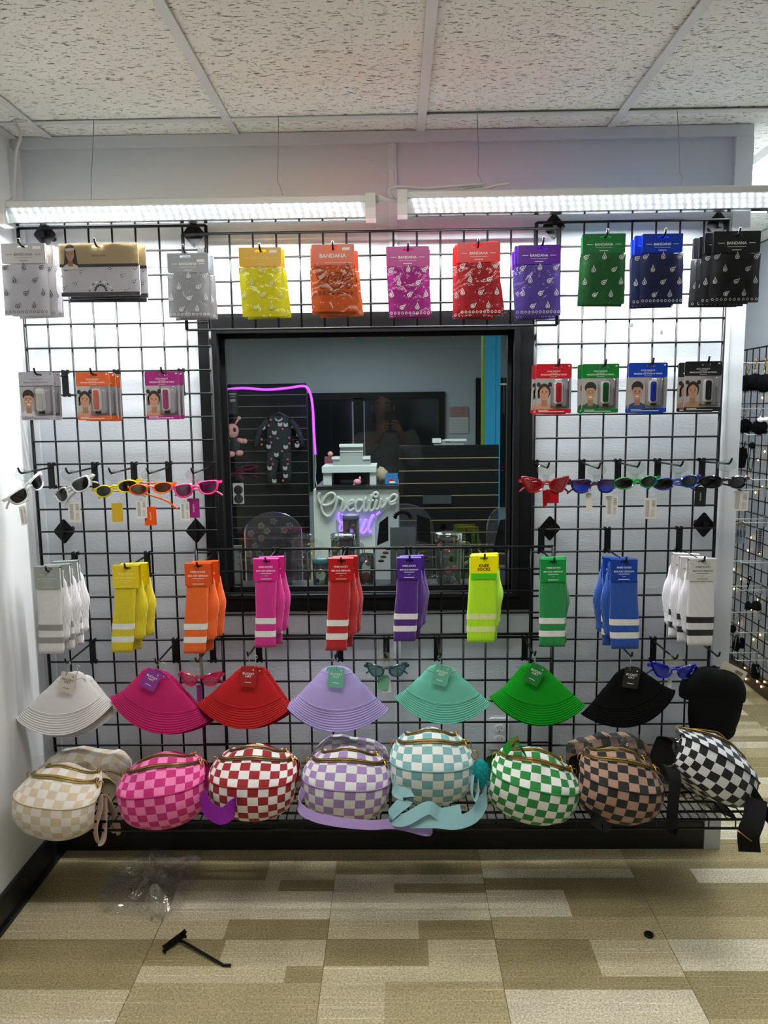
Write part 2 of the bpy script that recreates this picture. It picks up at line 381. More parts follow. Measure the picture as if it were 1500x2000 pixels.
# bands of the tiles nearest the camera: (fraction of the tile from its far edge, [(share of width, tone), ...])
FB = {(0, 2): [(.4, [(1, 'B')]), (.2, [(1, 'L')]), (.18, [(.3, 'L'), (.7, 'G')]), (.22, [(1, 'G')])],
      (1, 2): [(.22, [(.42, 'B'), (.58, 'L')]), (.13, [(.8, 'L'), (.2, 'B')]), (.3, [(1, 'M')]), (.12, [(1, 'B')]), (.23, [(.5, 'G'), (.5, 'B')])],
      (2, 2): [(.22, [(.6, 'B'), (.4, 'L')]), (.12, [(1, 'L')]), (.4, [(.35, 'L'), (.65, 'M')]), (.26, [(1, 'B')])],
      (3, 2): [(.3, [(.55, 'B'), (.45, 'L')]), (.1, [(1, 'B')]), (.32, [(1, 'G')]), (.28, [(.4, 'G'), (.6, 'B')])],
      (4, 2): [(.26, [(1, 'G')]), (.34, [(1, 'B')]), (.28, [(1, 'M')]), (.12, [(1, 'G')])],
      (0, 3): [(.25, [(1, 'B')]), (.4, [(1, 'B')]), (.35, [(1, 'L')])],
      (1, 3): [(.2, [(1, 'B')]), (.22, [(.55, 'B'), (.45, 'L')]), (.12, [(.65, 'L'), (.35, 'B')]), (.28, [(1, 'G')]), (.18, [(.4, 'L'), (.6, 'B')])],
      (2, 3): [(.36, [(1, 'B')]), (.1, [(1, 'G')]), (.1, [(.4, 'G'), (.6, 'B')]), (.27, [(1, 'G')]), (.17, [(.55, 'L'), (.45, 'B')])],
      (3, 3): [(.3, [(1, 'M')]), (.1, [(1, 'G')]), (.13, [(1, 'B')]), (.27, [(.5, 'G'), (.5, 'B')]), (.2, [(1, 'M')])],
      (4, 3): [(.3, [(1, 'B')]), (.16, [(.4, 'B'), (.6, 'G')]), (.34, [(1, 'B')]), (.2, [(1, 'M')])]}
for i in range(len(FX)-1):
    for j in range(len(FY)-1):
        x0, x1, y0, y1 = FX[i]+.0008, FX[i+1]-.0008, FY[j]+.0008, FY[j+1]-.0008
        bands = FB.get((i, j))
        if not bands:
            bands = []; tot = 0
            while tot < 1:
                h = min(RND.uniform(.07, .3), 1-tot); tot += h; s = RND.uniform(.25, .75)
                bands.append((h, [(s, RND.choice('BBMLG')), (1-s, RND.choice('BMLG'))] if RND.random() < .5 else [(1, RND.choice('BBMLG'))]))
                if 1-tot < .03: break
        q = MB(); cols = []; y = y1; tot = sum(h for h, _ in bands)
        for h, seg in bands:
            h = h/tot*(y1-y0); x = x0
            for s, c in seg:
                xe = x+s*(x1-x0); q.add([(x, y-h, 0), (xe, y-h, 0), (xe, y, 0), (x, y, 0)], [(0, 1, 2, 3)]); cols.append(PAL[c]); x = xe
            y -= h
        q.add([(x0, y0, 0), (x1, y0, 0), (x1, y1, 0), (x0, y1, 0), (x0, y0, -.006), (x1, y0, -.006), (x1, y1, -.006), (x0, y1, -.006)], [(0, 4, 5, 1), (1, 5, 6, 2), (2, 6, 7, 3), (3, 7, 4, 0)]); cols += [PAL['B']]*4
        o = q.ob('carpet_tile', M_CARPET, floor); setcol(o.data, cols)
# ---- window
win = struct(link('window_1', None, None, ((WX0+WX1)/2, YW, WZ0)))
win_loc = Vector(win.location)
OX0, OX1, OZ0, OZ1 = -.648, .458, .885, 1.888
def wpart(name, spans, m):
    q = MB()
    for a, c in spans: q.span(Vector(a)-win_loc, Vector(c)-win_loc)
    return q.ob(name, m, win)
wpart('window_casing', [((OX0, YW-.02, OZ0), (WX0-.02, YW, OZ1))], M_BLACKW); wpart('window_casing', [((WX1+.02, YW-.02, OZ0), (OX1, YW, OZ1))], M_BLACKW)
wpart('window_casing', [((WX0-.02, YW-.02, WZ1+.012), (WX1+.02, YW, OZ1))], M_BLACKW); wpart('window_casing', [((WX0-.02, YW-.02, OZ0), (WX1+.02, YW, WZ0-.012))], M_BLACKW)
wpart('window_jamb', [((WX0-.02, YW-.03, WZ0), (WX0, YW+.11, WZ1))], M_BLACKW); wpart('window_jamb', [((WX1, YW-.03, WZ0), (WX1+.02, YW+.11, WZ1))], M_BLACKW)
wpart('window_head', [((WX0-.02, YW-.03, WZ1), (WX1+.02, YW+.11, WZ1+.012))], M_BLACKW)
wpart('window_sill', [((WX0-.02, YW-.03, WZ0-.012), (WX1+.02, YW+.11, WZ0))], M_BLACKW)
wpart('glazing_bead', [((WX0, YW+.03, WZ0), (WX0+.014, YW+.05, WZ1)), ((WX1-.014, YW+.03, WZ0), (WX1, YW+.05, WZ1)), ((WX0, YW+.03, WZ0), (WX1, YW+.05, WZ0+.016)), ((WX0, YW+.03, WZ1-.012), (WX1, YW+.05, WZ1))], M_BLACKW)
M_GLASS = film('window_glass', 'f0f5f3', .045, .0, 0)
wpart('pane', [((WX0+.002, YW+.055, WZ0+.002), (WX1-.002, YW+.059, WZ1-.002))], M_GLASS)
# a deep sill board behind the glass, carrying the cups
b = MB(); b.span((WX0-.05, YW+.112, WZ0-.05), (WX1+.05, YW+.34, WZ0-.03)); struct(b.ob('trim_6', M_BLACKW))
# ---- wall outlet
p = at(975, 1432, YW); t = thing('wall_outlet', 'white duplex wall outlet low on the wall above the green bag', 'outlet', p)
b = MB(); b.prism(rrect(.07, .115, .006), -.006, 0); b.ob('cover_plate', mat('outlet_white', 'c9ccd0', .4, bump=.02), t)
for s in (-1, 1):
    b = MB(); b.prism(rrect(.034, .028, .012, 0, s*.02), -.008, -.0055); r = b.ob('receptacle', mat('outlet_white2', 'd2d4d6', .35, bump=.02), t)
    b = MB(); b.box((-.006, -.0082, s*.02+.002), (.002, .001, .009)); b.box((.006, -.0082, s*.02+.002), (.002, .001, .008)); b.box((0, -.0082, s*.02-.009), (.005, .001, .004)); b.ob('slot', M_BLK, r)
# ================================================================ grid panels
def rod(length, r, axis):
    q = MB(); q.tube([(0, 0, 0), tuple(length*a for a in axis)], r, 6); me = q.mesh('wire', True); me.materials.append(M_WIRE); return me
def grid_panel(label, x0, ztop, nx, nz, y, sx, sz, loc_axis='x', name='grid_panel'):
    t = thing(name, label, 'grid panel', (x0, y, ztop-nz*sz), group='black wire grid panels')
    ax = (1, 0, 0) if loc_axis == 'x' else (0, 1, 0)
    hv = rod(nz*sz, .0033, (0, 0, 1)); hf = rod(nz*sz, .0058, (0, 0, 1)); rv = rod(nx*sx, .0033, ax); rf = rod(nx*sx, .0045, ax)
    off = (0, -.004, 0) if loc_axis == 'x' else (-.004, 0, 0)
    for i in range(nx+1):
        edge = i in (0, nx)
        link('frame_wire' if edge else 'wire', hf if edge else hv, t, tuple(ax[k]*i*sx for k in range(3)))
    for j in range(nz+1):
        edge = j in (0, nz)
        link('frame_wire' if edge else 'wire', rf if edge else rv, t, (off[0] if not edge else 0, off[1] if not edge else 0, j*sz))
    return t
ZT = 2.153
grid_panel('tall black wire grid panel left of the window', -1.19, ZT, 8, 24, YG, .0747, SQ)
grid_panel('tall black wire grid panel right of the window', .449, ZT-.008, 8, 24, YG, .0747, SQ)
grid_panel('low wide black wire grid panel above the window behind the bandanas', -.662, 2.123, 16, 4, YG-.018, .0735, .0735)
grid_panel('low wide black wire grid panel across the window bottom behind the socks', -.664, 1.118, 16, 4, YG-.018, .0737, .0737)
grid_panel('lowest wide black wire grid panel behind the bucket hats', -.664, .812, 16, 6, YG-.018, .0737, .0737)
# diamond mounting plates
M_PLATE = mat('black_plastic_plate', '0b0b0d', .45, spec=.25, bump=.05, bscale=80)
for px, py, lab in ((87, 458, 'black diamond mounting plate near the upper left wall corner'), (378, 457, 'black diamond mounting plate above the silver bandanas'), (1082, 442, 'black diamond mounting plate above the purple bandanas'), (1403, 438, 'black diamond mounting plate above the black bandanas'),
                    (125, 1038, 'black diamond mounting plate below the white sunglasses'), (383, 1037, 'black diamond mounting plate below the pink sunglasses'), (1074, 1032, 'black diamond mounting plate below the red sunglasses'), (1375, 1025, 'black diamond mounting plate below the black sunglasses')):
    p = at(px, py, YG+.012); t = thing('mounting_plate', lab, 'bracket', p, group='diamond mounting plates')
    o = spline([(0, -.042), (.036, 0), (0, .042), (-.036, 0)], 1, True)
    pts = []
    for a, c in ((.0, -.044), (.037, 0), (0, .044), (-.037, 0)):
        pts.append((a, c))
    cut = []
    for k in range(4):
        A = Vector(pts[k]); P0 = Vector(pts[k-1]); P1 = Vector(pts[(k+1) % 4])
        cut += [tuple(A+(P0-A)*.12), tuple(A+(P0-A)*.03+(P1-A)*.03), tuple(A+(P1-A)*.12)]
    b = MB(); b.prism(cut, 0, .004); b.ob('plate', M_PLATE, t)
    for s in (-1, 1):
        b = MB(); b.lathe([(0, .0025), (.003, .002), (.004, 0)], 10, c=(0, 0, 0)); b.ob('screw', mat('dark_screw', '2c2e30', .3, metal=.8, bump=.05), t, (0, -.0005, s*.031), (PI/2, 0, 0))
    b = MB(); b.tube([(0, 0, 0), (0, YW-YG-.014, 0)], .008, 10); b.ob('standoff', M_PLATE, t, (0, .004, 0))
    b = MB(); b.box((0, -.012, -.001), (.012, .012, .02)); b.ob('clip', M_PLATE, t)
# bottom wire shelves
def shelf(label, x0, x1):
    z = .352; y0, y1 = 2.125, 2.47
    t = thing('wire_shelf', label, 'shelf', (x0, y1, z), group='black wire shelves under the bags')
    W = x1-x0; D = y1-y0
    fw = rod(W, .004, (1, 0, 0))
    for yy, zz, in ((-D, 0), (-D, -.028), (0, 0), (0, -.028), (-D/2, -.006), (-D*.17, -.006), (-D*.33, -.006), (-D*.67, -.006), (-D*.84, -.006)): link('rail', fw, t, (0, yy, zz))
    cw = rod(D, .0022, (0, -1, 0)); n = round(W/.026)
    up = rod(.028, .0022, (0, 0, -1))
    for i in range(n+1):
        link('cross_wire', cw, t, (i*W/n, 0, .004))
        if i % 3 == 0: link('lip_wire', up, t, (i*W/n, -D, 0))
    for s in (.04, W-.04):
        q = MB(); q.prism([(0, 0), (0, -.11), (.02, -.11), (.3, -.012), (.3, 0)], -.002, .002); q.tf(Matrix.Rotation(-PI/2, 4, 'Z')); q.ob('bracket', M_WIRE, t, (s, -.006, -.008))
shelf('black wire shelf under the bags from beige to lilac', -1.06, -.03)
shelf('black wire shelf under the bags from teal to black and white', -.025, 1.05)
# ================================================================ hanging LED grow-style tube lamps
M_LAMPBODY = mat('lamp_white_metal', 'cfd0cc', .4, bump=.03, bscale=60)
M_LED = mat('led_chip', 'ffffff', .5, emit='ffffff', estr=18)
M_CLEAR = film('clear_lamp_cover', 'fbfdff', .10, .08, 0)
M_CORD = mat('white_cord', 'c9c9c3', .5, bump=.03)
M_STEEL = mat('thin_steel', '9a9ea2', .35, metal=.9, bump=.03)
LED_POWER = 25
def led_lamp(label, x0, x1, z, y):
    t = thing('led_strip_lamp', label, 'lamp', ((x0+x1)/2, y, z), group='hanging LED strip lamps')
    W = x1-x0
    # housing: shallow channel, V section tubes below
    b = MB(); b.prism([(-.021, .0), (.021, .0), (.021, .016), (.014, .021), (-.014, .021), (-.021, .016)], -W/2, W/2); b.tf(Matrix.Rotation(PI/2, 4, 'Z')); b.ob('housing', M_LAMPBODY, t)
    b = MB(); b.prism([(-.020, 0), (-.027, -.022), (-.012, -.047), (.012, -.047), (.027, -.022), (.020, 0), (.018, 0), (.0245, -.022), (.011, -.0448), (-.011, -.0448), (-.0245, -.022), (-.018, 0)], -W/2+.03, W/2-.03)
    b.tf(Matrix.Rotation(PI/2, 4, 'Z')); b.ob('clear_cover', M_CLEAR, t)
    b = MB(); b.prism([(-.017, -.001), (0, -.040), (.017, -.001)], -W/2+.03, W/2-.03); b.tf(Matrix.Rotation(PI/2, 4, 'Z')); b.ob('board', mat('led_board', 'd4d7d6', .5, bump=.03), t)
    for s in (-1, 1):
        b = MB(); b.prism([(-.027, -.05), (.027, -.05), (.029, -.02), (.023, .023), (-.023, .023), (-.029, -.02)], s*W/2-.0, s*(W/2-.03)); b.tf(Matrix.Rotation(PI/2, 4, 'Z')); b.ob('end_cap', mat('cap_white', 'd9d9d4', .35, bump=.03), t)
    ch = MB(); ch.box((0, 0, 0), (.0095, .002, .005)); cm = ch.mesh('led_chip'); cm.materials.append(M_LED)
    n = 46
    for k in range(n):
        x = -W/2+.04+(W-.08)*(k+.5)/n
        for k2, q in enumerate((.14, .5, .86)):
            link('led_chip', cm, t, (x+.004*k2, -.017+.017*q-.001, -.001-.039*q-.0004), (.41, 0, 0))
    l = area('led_light', (0, .0, -.052), (W-.06, .045), LED_POWER, (.97, 1, 1)); l.parent = t
    return t
ZL = 2.181
led_lamp('left hanging LED strip lamp with rows of bright diodes', -1.185, -.052, ZL, 2.36)
led_lamp('right hanging LED strip lamp with rows of bright diodes', .012, 1.15, ZL+.008, 2.36)
# coupling between the lamps
b = MB(); b.tube([(-.05, 2.36, ZL+.012), (-.035, 2.36, ZL+.012), (-.02, 2.36, ZL+.008), (.012, 2.36, ZL+.006)], [.012, .012, .007, .005], 10)
tag(b.ob('lamp_connector', M_LAMPBODY, smooth=True), 'short white plug connector joining the two strip lamps', 'connector')
# hanging wires
for (px, py, qx, qy, lab) in ((181, 238, 178, 390, 'thin steel hanging wire leftmost, holding the left lamp'), (543, 231, 554, 388, 'thin steel hanging wire near the inner end of the left lamp'), (933, 225, 943, 374, 'thin steel hanging wire near the inner end of the right lamp'), (1325, 214, 1329, 372, 'thin steel hanging wire rightmost, holding the right lamp')):
    a = at(px, py, 2.40); c = at(qx, qy, 2.36); a.z = CEIL-.002; a.y = 2.41
    mid = a.lerp(c, .8); k = c-Vector((.006 if px < 500 or px > 1200 else -.01, 0, -.02))
    b = MB(); b.tube([a, Vector((a.x, 2.38, (a.z+c.z)/2)), Vector((a.x-.002, 2.362, c.z+.05)), Vector((a.x+(.006 if px > 500 else .0), 2.36, c.z+.035)), c, c+Vector((-.006, 0, -.004))], .0012, 5)
    tag(b.ob('hanging_wire', M_STEEL, smooth=True), lab, 'wire', 'lamp hanging wires')
# cords
pts = [Vector((-1.10, 2.40, CEIL-.004)), Vector((-1.13, 2.38, CEIL-.012)), at(40, 262, 2.37), at(31, 300, 2.36), at(29, 345, 2.36), at(22, 388, 2.36), Vector((-1.17, 2.36, ZL+.021))]
b = MB(); b.tube(spline(pts, 6), .0045, 8); tag(b.ob('power_cord', M_CORD, smooth=True), 'white power cord hanging from the ceiling down to the left lamp', 'cord')
pts = [(.0, 2.355, ZL+.012), (-.012, 2.35, ZL+.03), (.01, 2.35, ZL+.042), (.1, 2.355, ZL+.038), (.2, 2.35, ZL+.043), (.27, 2.352, ZL+.046), (.20, 2.36, ZL+.036), (.27, 2.362, ZL+.036), (.31, 2.358, ZL+.044), (.345, 2.355, ZL+.047)]
b = MB(); b.tube(spline(pts, 6), .004, 8); tag(b.ob('power_cord', M_CORD, smooth=True), 'white power cord bundled on top of the right lamp', 'cord')
p = atx(37, 376, XL+.001); t = thing('cable_clip', 'small metal cable clip screwed to the left wall above the lamp', 'clip', p)
b = MB(); b.prism(rrect(.02, .03, .006), -.002, .002); b.tf(Matrix.Rotation(PI/2, 4, 'Z')); b.ob('clip_body', mat('clip_white', 'cfcfcf', .4, bump=.03), t, (.002, 0, 0), (.5, 0, 0))
b = MB(); b.tube([(0, 0, 0), (.014, 0, -.004)], .004, 8); b.ob('screw', M_STEEL, t)
# ================================================================ hooks and the merchandise on them
M_HOOK = mat('black_hook', '08080a', .4, spec=.3, bump=.04, bscale=200)
YT = 2.262
def snap(x, z):
    if 1.13 < z < 1.83 and x > -.1: top, s, y = ZT-.008, SQ, YG
    elif x < -.6: top, s, y = ZT, SQ, YG
    elif x > .47: top, s, y = ZT-.008, SQ, YG
    elif z > 1.8: top, s, y = 2.123, .0735, YG-.018
    elif z > .83: top, s, y = 1.118, .0737, YG-.018
    else: top, s, y = .812, .0737, YG-.018
    k = max(0, math.floor((top-z)/s)); return top-(k+.5)*s, s, y
def hook(px, py, what, lean=0):
    P = at(px, py, YT); zr = P.z-.016
    zb, s, yb = snap(P.x, zr); yb -= .007
    t = thing('display_hook', 'black wire display hook '+what, 'hook', (P.x, yb, zb), group='black display hooks')
    b = MB(); b.box((0, 0, 0), (.021, .003, s+.006))
    for sg in (-1, 1):
        for e in (-1, 1): b.box((e*.0075, .006, sg*(s/2+.004)), (.006, .014, .004)); b.box((e*.0075, .0115, sg*(s/2)), (.006, .003, .012))
    b.ob('back_plate', M_HOOK, t)
    x0, y0, z0 = 0, -.002, max(-s*.4, min(s*.42, zr-zb+.004))
    b = MB(); b.tube([(0, y0, z0), (0, YT+.014-yb, zr-zb), (lean*.3, YT+.004-yb, zr-zb+.006), (lean, YT-yb, zr-zb+.018)], .0031, 8); b.ob('rod', M_HOOK, t, smooth=True)
    return Vector((P.x, YT+.022, zr))          # where things hang
def slot(w, z, x=0): return list(reversed(rrect(w, .007, .0034, x, z, 3)))
def sticker_line(parent, spans, m, y, name='printed_line'):
    b = MB()
    for x0, x1, z, h in spans: b.add([(x0, y, z-h/2), (x1, y, z-h/2), (x1, y, z+h/2), (x0, y, z+h/2)], [(0, 1, 2, 3)])
    return b.ob(name, m, parent)
def drop(cx, cz, s, a, n=10):
    pts = []
    for k in range(n):
        t = 2*PI*k/n; r = 1-.0*t
        x = math.cos(t)*.5*(1-.28*math.sin(t)) + (.35*max(0, math.sin(t))**2); z = math.sin(t)*.62+(.45 if k == round(n/4) else 0)
        pts.append((x, z))
    ca, sa = math.cos(a), math.sin(a)
    return [(cx+s*(x*ca-z*sa), cz+s*(x*sa+z*ca)) for x, z in pts]
def flatpoly(b, pts, y):
    b.add([(x, y, z) for x, z in pts], [tuple(range(len(pts)))])
M_SLEEVE = film('clear_sleeve', 'ffffff', .028, .05, .6, 24)
def bandana(hdr, bag, cname, hcol, ccol, tip, back=(), pattern='drops', pcol='e9e9ea', ink=None, hname=None, second=None):
    """hdr: header card pixels x0,y0,x1,y1; bag: x0,x1,bottom of the cloth below"""
    hp = hook(tip[0], tip[1], 'holding the %s bandana packs' % cname)
    Y = hp.y
    a = at(hdr[0], hdr[1], Y); c = at(hdr[2], hdr[3], Y); e = at(bag[1], bag[2], Y); f = at(bag[0], bag[2], Y)
    W = c.x-a.x; hh = a.z-c.z; bw = e.x-f.x; bh = c.z-e.z; cx = (a.x+c.x)/2; bx = (e.x+f.x)/2-cx
    t = thing('bandana_pack', 'front %s bandana pack with %s header card' % (cname, hname or cname), 'bandana', (cx, Y, a.z), group='bandana packs in the top row')
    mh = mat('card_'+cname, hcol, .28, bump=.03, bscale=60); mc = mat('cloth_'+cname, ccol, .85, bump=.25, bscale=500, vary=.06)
    ink = ink or M_INK
    sx = hp.x-cx
    b = MB(); b.holes(rrect(W, hh, .003, 0, -hh/2), [slot(.032, -.010, max(-W/2+.02, min(W/2-.02, sx)))], -.0012, .0012); b.prism(rrect(W, hh, .003, 0, -hh/2), .008, .0092); hd = b.ob('header_card', mh, t)
    text(hd, 'BANDANA', W*.42 if cname != 'orange' else W*.62, -hh*.55, ink, 0, -.0016, bold=.0 if cname != 'orange' else .02)
    if cname != 'orange': sticker_line(hd, [(-W*.40, -W*.26, -hh*.55, .0012), (W*.26, W*.40, -hh*.55, .0012), (-W*.2, W*.2, -hh*.72, .0007), (-W*.1, W*.1, -hh*.87, .0014)], ink, -.0016)
    else: sticker_line(hd, [(-W*.2, W*.45, -hh*.9, .0012)], ink, -.0016)
    if cname in ('yellow', 'orange', 'silver', 'white'): sticker_line(hd, [(W*.22, W*.40, -hh*.22 if cname != 'silver' else -hh*.4, .008)], mat('price_sticker', 'd9d6d0', .5, bump=.02), -.0018, 'price_sticker')
    # folded cloth
    n = 9
    def S(side):
        def fn(u, v):
            x = (u-.5)*bw; z = -hh-.002-v*bh
            ed = min(1, 9*min(u, 1-u))*min(1, 9*min(v, 1-v))
            th = .006*math.sqrt(max(0, ed)); w_ = noise.noise(Vector((x*18+sum(map(ord, cname)) % 17, z*14, side)))*.0022
            return (bx*v+x+noise.noise(Vector((z*30, side, u*2)))*.0015, .003+side*th+w_, z)
        return fn
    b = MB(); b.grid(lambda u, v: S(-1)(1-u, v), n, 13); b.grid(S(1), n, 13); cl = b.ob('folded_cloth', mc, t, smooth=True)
    b = MB(); b.cur = 0
    yq = -.0066
    mp = mat('print_'+pcol, pcol, .8, bump=.1); mi = mc
    if pattern == 'drops':
        i = 0
        for r in range(4):
            for q in range(3):
                x = (-.40+q*.40+(.2 if r % 2 else 0)+.03*math.sin(r*5+q*3))*bw; z = -hh-bh*(.08+r*.25)
                if abs(x) > bw*.42 or (z < -hh-bh*.86): continue
                s = .0102; an = .4 if i % 2 else -.5; i += 1; vx = bx*(-(z+hh)/bh)
                b.cur = 0; flatpoly(b, drop(x+vx, z, s*1.25, an), yq+.0002); b.cur = 1; flatpoly(b, drop(x+vx, z-.0005, s*.85, an), yq-.0001); b.cur = 0; flatpoly(b, drop(x+vx, z-.0012, s*.5, an), yq-.0003)
    elif pattern == 'big':
        for (u, v, s, an) in ((-.3, .2, .03, .9), (.05, .32, .045, -.4), (.32, .2, .03, .4), (-.25, .45, .02, 2), (.33, .42, .022, 1)):
            for q, cur in ((1, 0), (.82, 1), (.6, 0), (.42, 1), (.2, 0)):
                b.cur = cur; flatpoly(b, drop(u*bw, -hh-v*bh, s*q, an), yq-.0001*(5-q*5))
        b.cur = 0
        for v in (.05, .58, .66): b.add([(-bw*.46, yq, -hh-v*bh), (bw*.46, yq, -hh-v*bh-.001), (bw*.46, yq, -hh-v*bh), (-bw*.46, yq, -hh-v*bh+.001)], [(0, 1, 2, 3)])
        for k in range(9): flatpoly(b, oval(.004, .003, (-.42+.105*k)*bw, -hh-.62*bh, 8), yq)
    if pattern == 'drops' and cname not in ('yellow', 'green'):
        for k in range(11):
            x = (-.44+.088*k)*bw+bx*.94
            b.cur = 0; flatpoly(b, oval(.0038, .0042, x, -hh-bh*.95, 8), yq+.0012); b.cur = 1; flatpoly(b, oval(.0024, .0028, x, -hh-bh*.95, 8), yq+.001)
    b.ob('paisley_print', [mp, mi], cl)
    b = MB()
    def F(u, v):
        x = (u-.5)*(bw+.006); z = -hh-.001-v*(bh+.004); return (bx*v+x, -.0078+noise.noise(Vector((x*25, z*25, 3)))*.0016, z)
    b.grid(lambda u, v: F(1-u, v), 10, 12); b.ob('clear_sleeve', M_SLEEVE, t, smooth=True)
    for i, (dx, dz, rz) in enumerate(back):
        o = copy_tree(t, None, '%s %s bandana pack hanging behind the front one' % (('second', 'third', 'fourth')[i], cname), (cx+dx, Y+.026*(i+1), a.z+dz), (0, rz, 0))
    return t
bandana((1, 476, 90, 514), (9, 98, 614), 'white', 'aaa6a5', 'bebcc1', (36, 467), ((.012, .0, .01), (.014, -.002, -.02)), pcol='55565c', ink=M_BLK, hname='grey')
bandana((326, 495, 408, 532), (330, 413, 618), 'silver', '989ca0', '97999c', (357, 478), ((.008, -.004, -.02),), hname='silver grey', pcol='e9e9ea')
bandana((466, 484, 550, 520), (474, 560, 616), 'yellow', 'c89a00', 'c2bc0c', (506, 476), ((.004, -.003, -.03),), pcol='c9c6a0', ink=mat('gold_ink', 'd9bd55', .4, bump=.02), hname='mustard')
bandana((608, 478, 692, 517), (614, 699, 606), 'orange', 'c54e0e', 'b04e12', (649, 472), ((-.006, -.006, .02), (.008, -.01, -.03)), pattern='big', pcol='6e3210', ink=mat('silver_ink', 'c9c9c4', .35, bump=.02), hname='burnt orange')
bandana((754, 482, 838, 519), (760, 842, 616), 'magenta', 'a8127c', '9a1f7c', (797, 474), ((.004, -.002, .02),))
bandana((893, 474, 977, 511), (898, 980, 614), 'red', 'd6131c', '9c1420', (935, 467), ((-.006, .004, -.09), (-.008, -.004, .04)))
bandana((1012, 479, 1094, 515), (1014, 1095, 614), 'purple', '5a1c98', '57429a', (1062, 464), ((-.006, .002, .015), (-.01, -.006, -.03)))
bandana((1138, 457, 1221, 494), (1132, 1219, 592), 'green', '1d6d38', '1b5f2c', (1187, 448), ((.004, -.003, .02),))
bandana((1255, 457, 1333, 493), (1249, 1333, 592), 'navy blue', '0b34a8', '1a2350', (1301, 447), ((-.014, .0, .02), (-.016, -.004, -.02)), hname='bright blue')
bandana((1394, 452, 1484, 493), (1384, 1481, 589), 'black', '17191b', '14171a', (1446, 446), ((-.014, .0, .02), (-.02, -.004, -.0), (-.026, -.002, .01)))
# small printed portraits used on the packaging
M_SKIN = mat('print_skin', 'b98a70', .6, bump=.02); M_SKIN2 = mat('print_skin_shade', '9c6f58', .6, bump=.02); M_HAIR = mat('print_hair', '2b2320', .6, bump=.02); M_TEETH = mat('print_white', 'e6e2dc', .6, bump=.02)
PORT = {}
def portrait(parent, kind, shirt, paint, x, z, s, y):
    key = (kind, shirt, paint, round(s, 4))
    if key not in PORT:
        b = MB(); P = lambda cur, pts, yy: (setattr(b, 'cur', cur), flatpoly(b, [(px*s, pz*s) for px, pz in pts], yy))
        if kind == 'girl':
            P(1, oval(.36, .46, 0, .1, 18), -.0001); P(1, oval(.12, .13, -.33, .5, 10), -.0001); P(1, oval(.12, .13, .33, .5, 10), -.0001)
            P(1, [(-.38, -.3), (-.28, -.3), (-.25, .2), (-.38, .2)], -.0001)
        elif kind == 'long':
            P(1, oval(.34, .4, 0, .25, 16), -.0001); P(1, [(-.45, -.8), (.5, -.8), (.36, .3), (-.33, .3)], -.0001)
        else:
            P(1, oval(.34, .34, 0, .3, 16), -.0001)
        P(3, [(-.5, -.95), (.5, -.95), (.46, -.72), (.18, -.58), (-.18, -.58), (-.46, -.72)], -.0002)
        P(2, [(-.16, -.75), (.16, -.75), (.15, -.3), (-.15, -.3)], -.0003)
        P(0, [(.28*math.cos(2*PI*k/18)*(1-.12*max(0, -math.sin(2*PI*k/18))), .42*math.sin(2*PI*k/18)) for k in range(18)], -.0004)
        if kind == 'boy': P(1, [(-.3, .16), (-.2, .27), (.1, .3), (.3, .16), (.32, .42), (.1, .56), (-.15, .56), (-.32, .42)], -.0005)
        elif kind == 'girl': P(1, [(-.28, .14), (-.06, .36), (.06, .36), (.28, .14), (.26, .4), (0, .52), (-.26, .4)], -.0005)
        else: P(3, [(-.3, .22), (.3, .26), (.3, .42), (-.3, .38)], -.0005)
        for sg in (-1, 1):
            P(1, oval(.05, .022, sg*.12, .04, 8), -.0006); P(1, [(sg*.12-.07, .1), (sg*.12+.07, .1), (sg*.12+.06, .125), (sg*.12-.06, .125)], -.0006)
            if paint: P(4, [(sg*.13-.07, -.07), (sg*.13+.07, -.05), (sg*.13+.05, -.02), (sg*.13-.07, -.03)], -.0006)
        P(2, [(-.04, -.1), (.04, -.1), (.02, .02), (-.02, .02)], -.0006)
        if kind == 'boy': P(5, [(-.11, -.2), (.11, -.2), (.06, -.27), (-.06, -.27)], -.0006)
        else: P(2, [(-.08, -.22), (.08, -.22), (.04, -.25), (-.04, -.25)], -.0006)
        me = b.mesh('portrait_print')
        for m in (M_SKIN, M_HAIR, M_SKIN2, mat('print_'+shirt, shirt, .6, bump=.02), mat('print_'+(paint or 'ffffff'), paint or 'ffffff', .6, bump=.02), M_TEETH): me.materials.append(m)
        PORT[key] = me
    return link('portrait_print', PORT[key], parent, (x, y, z))
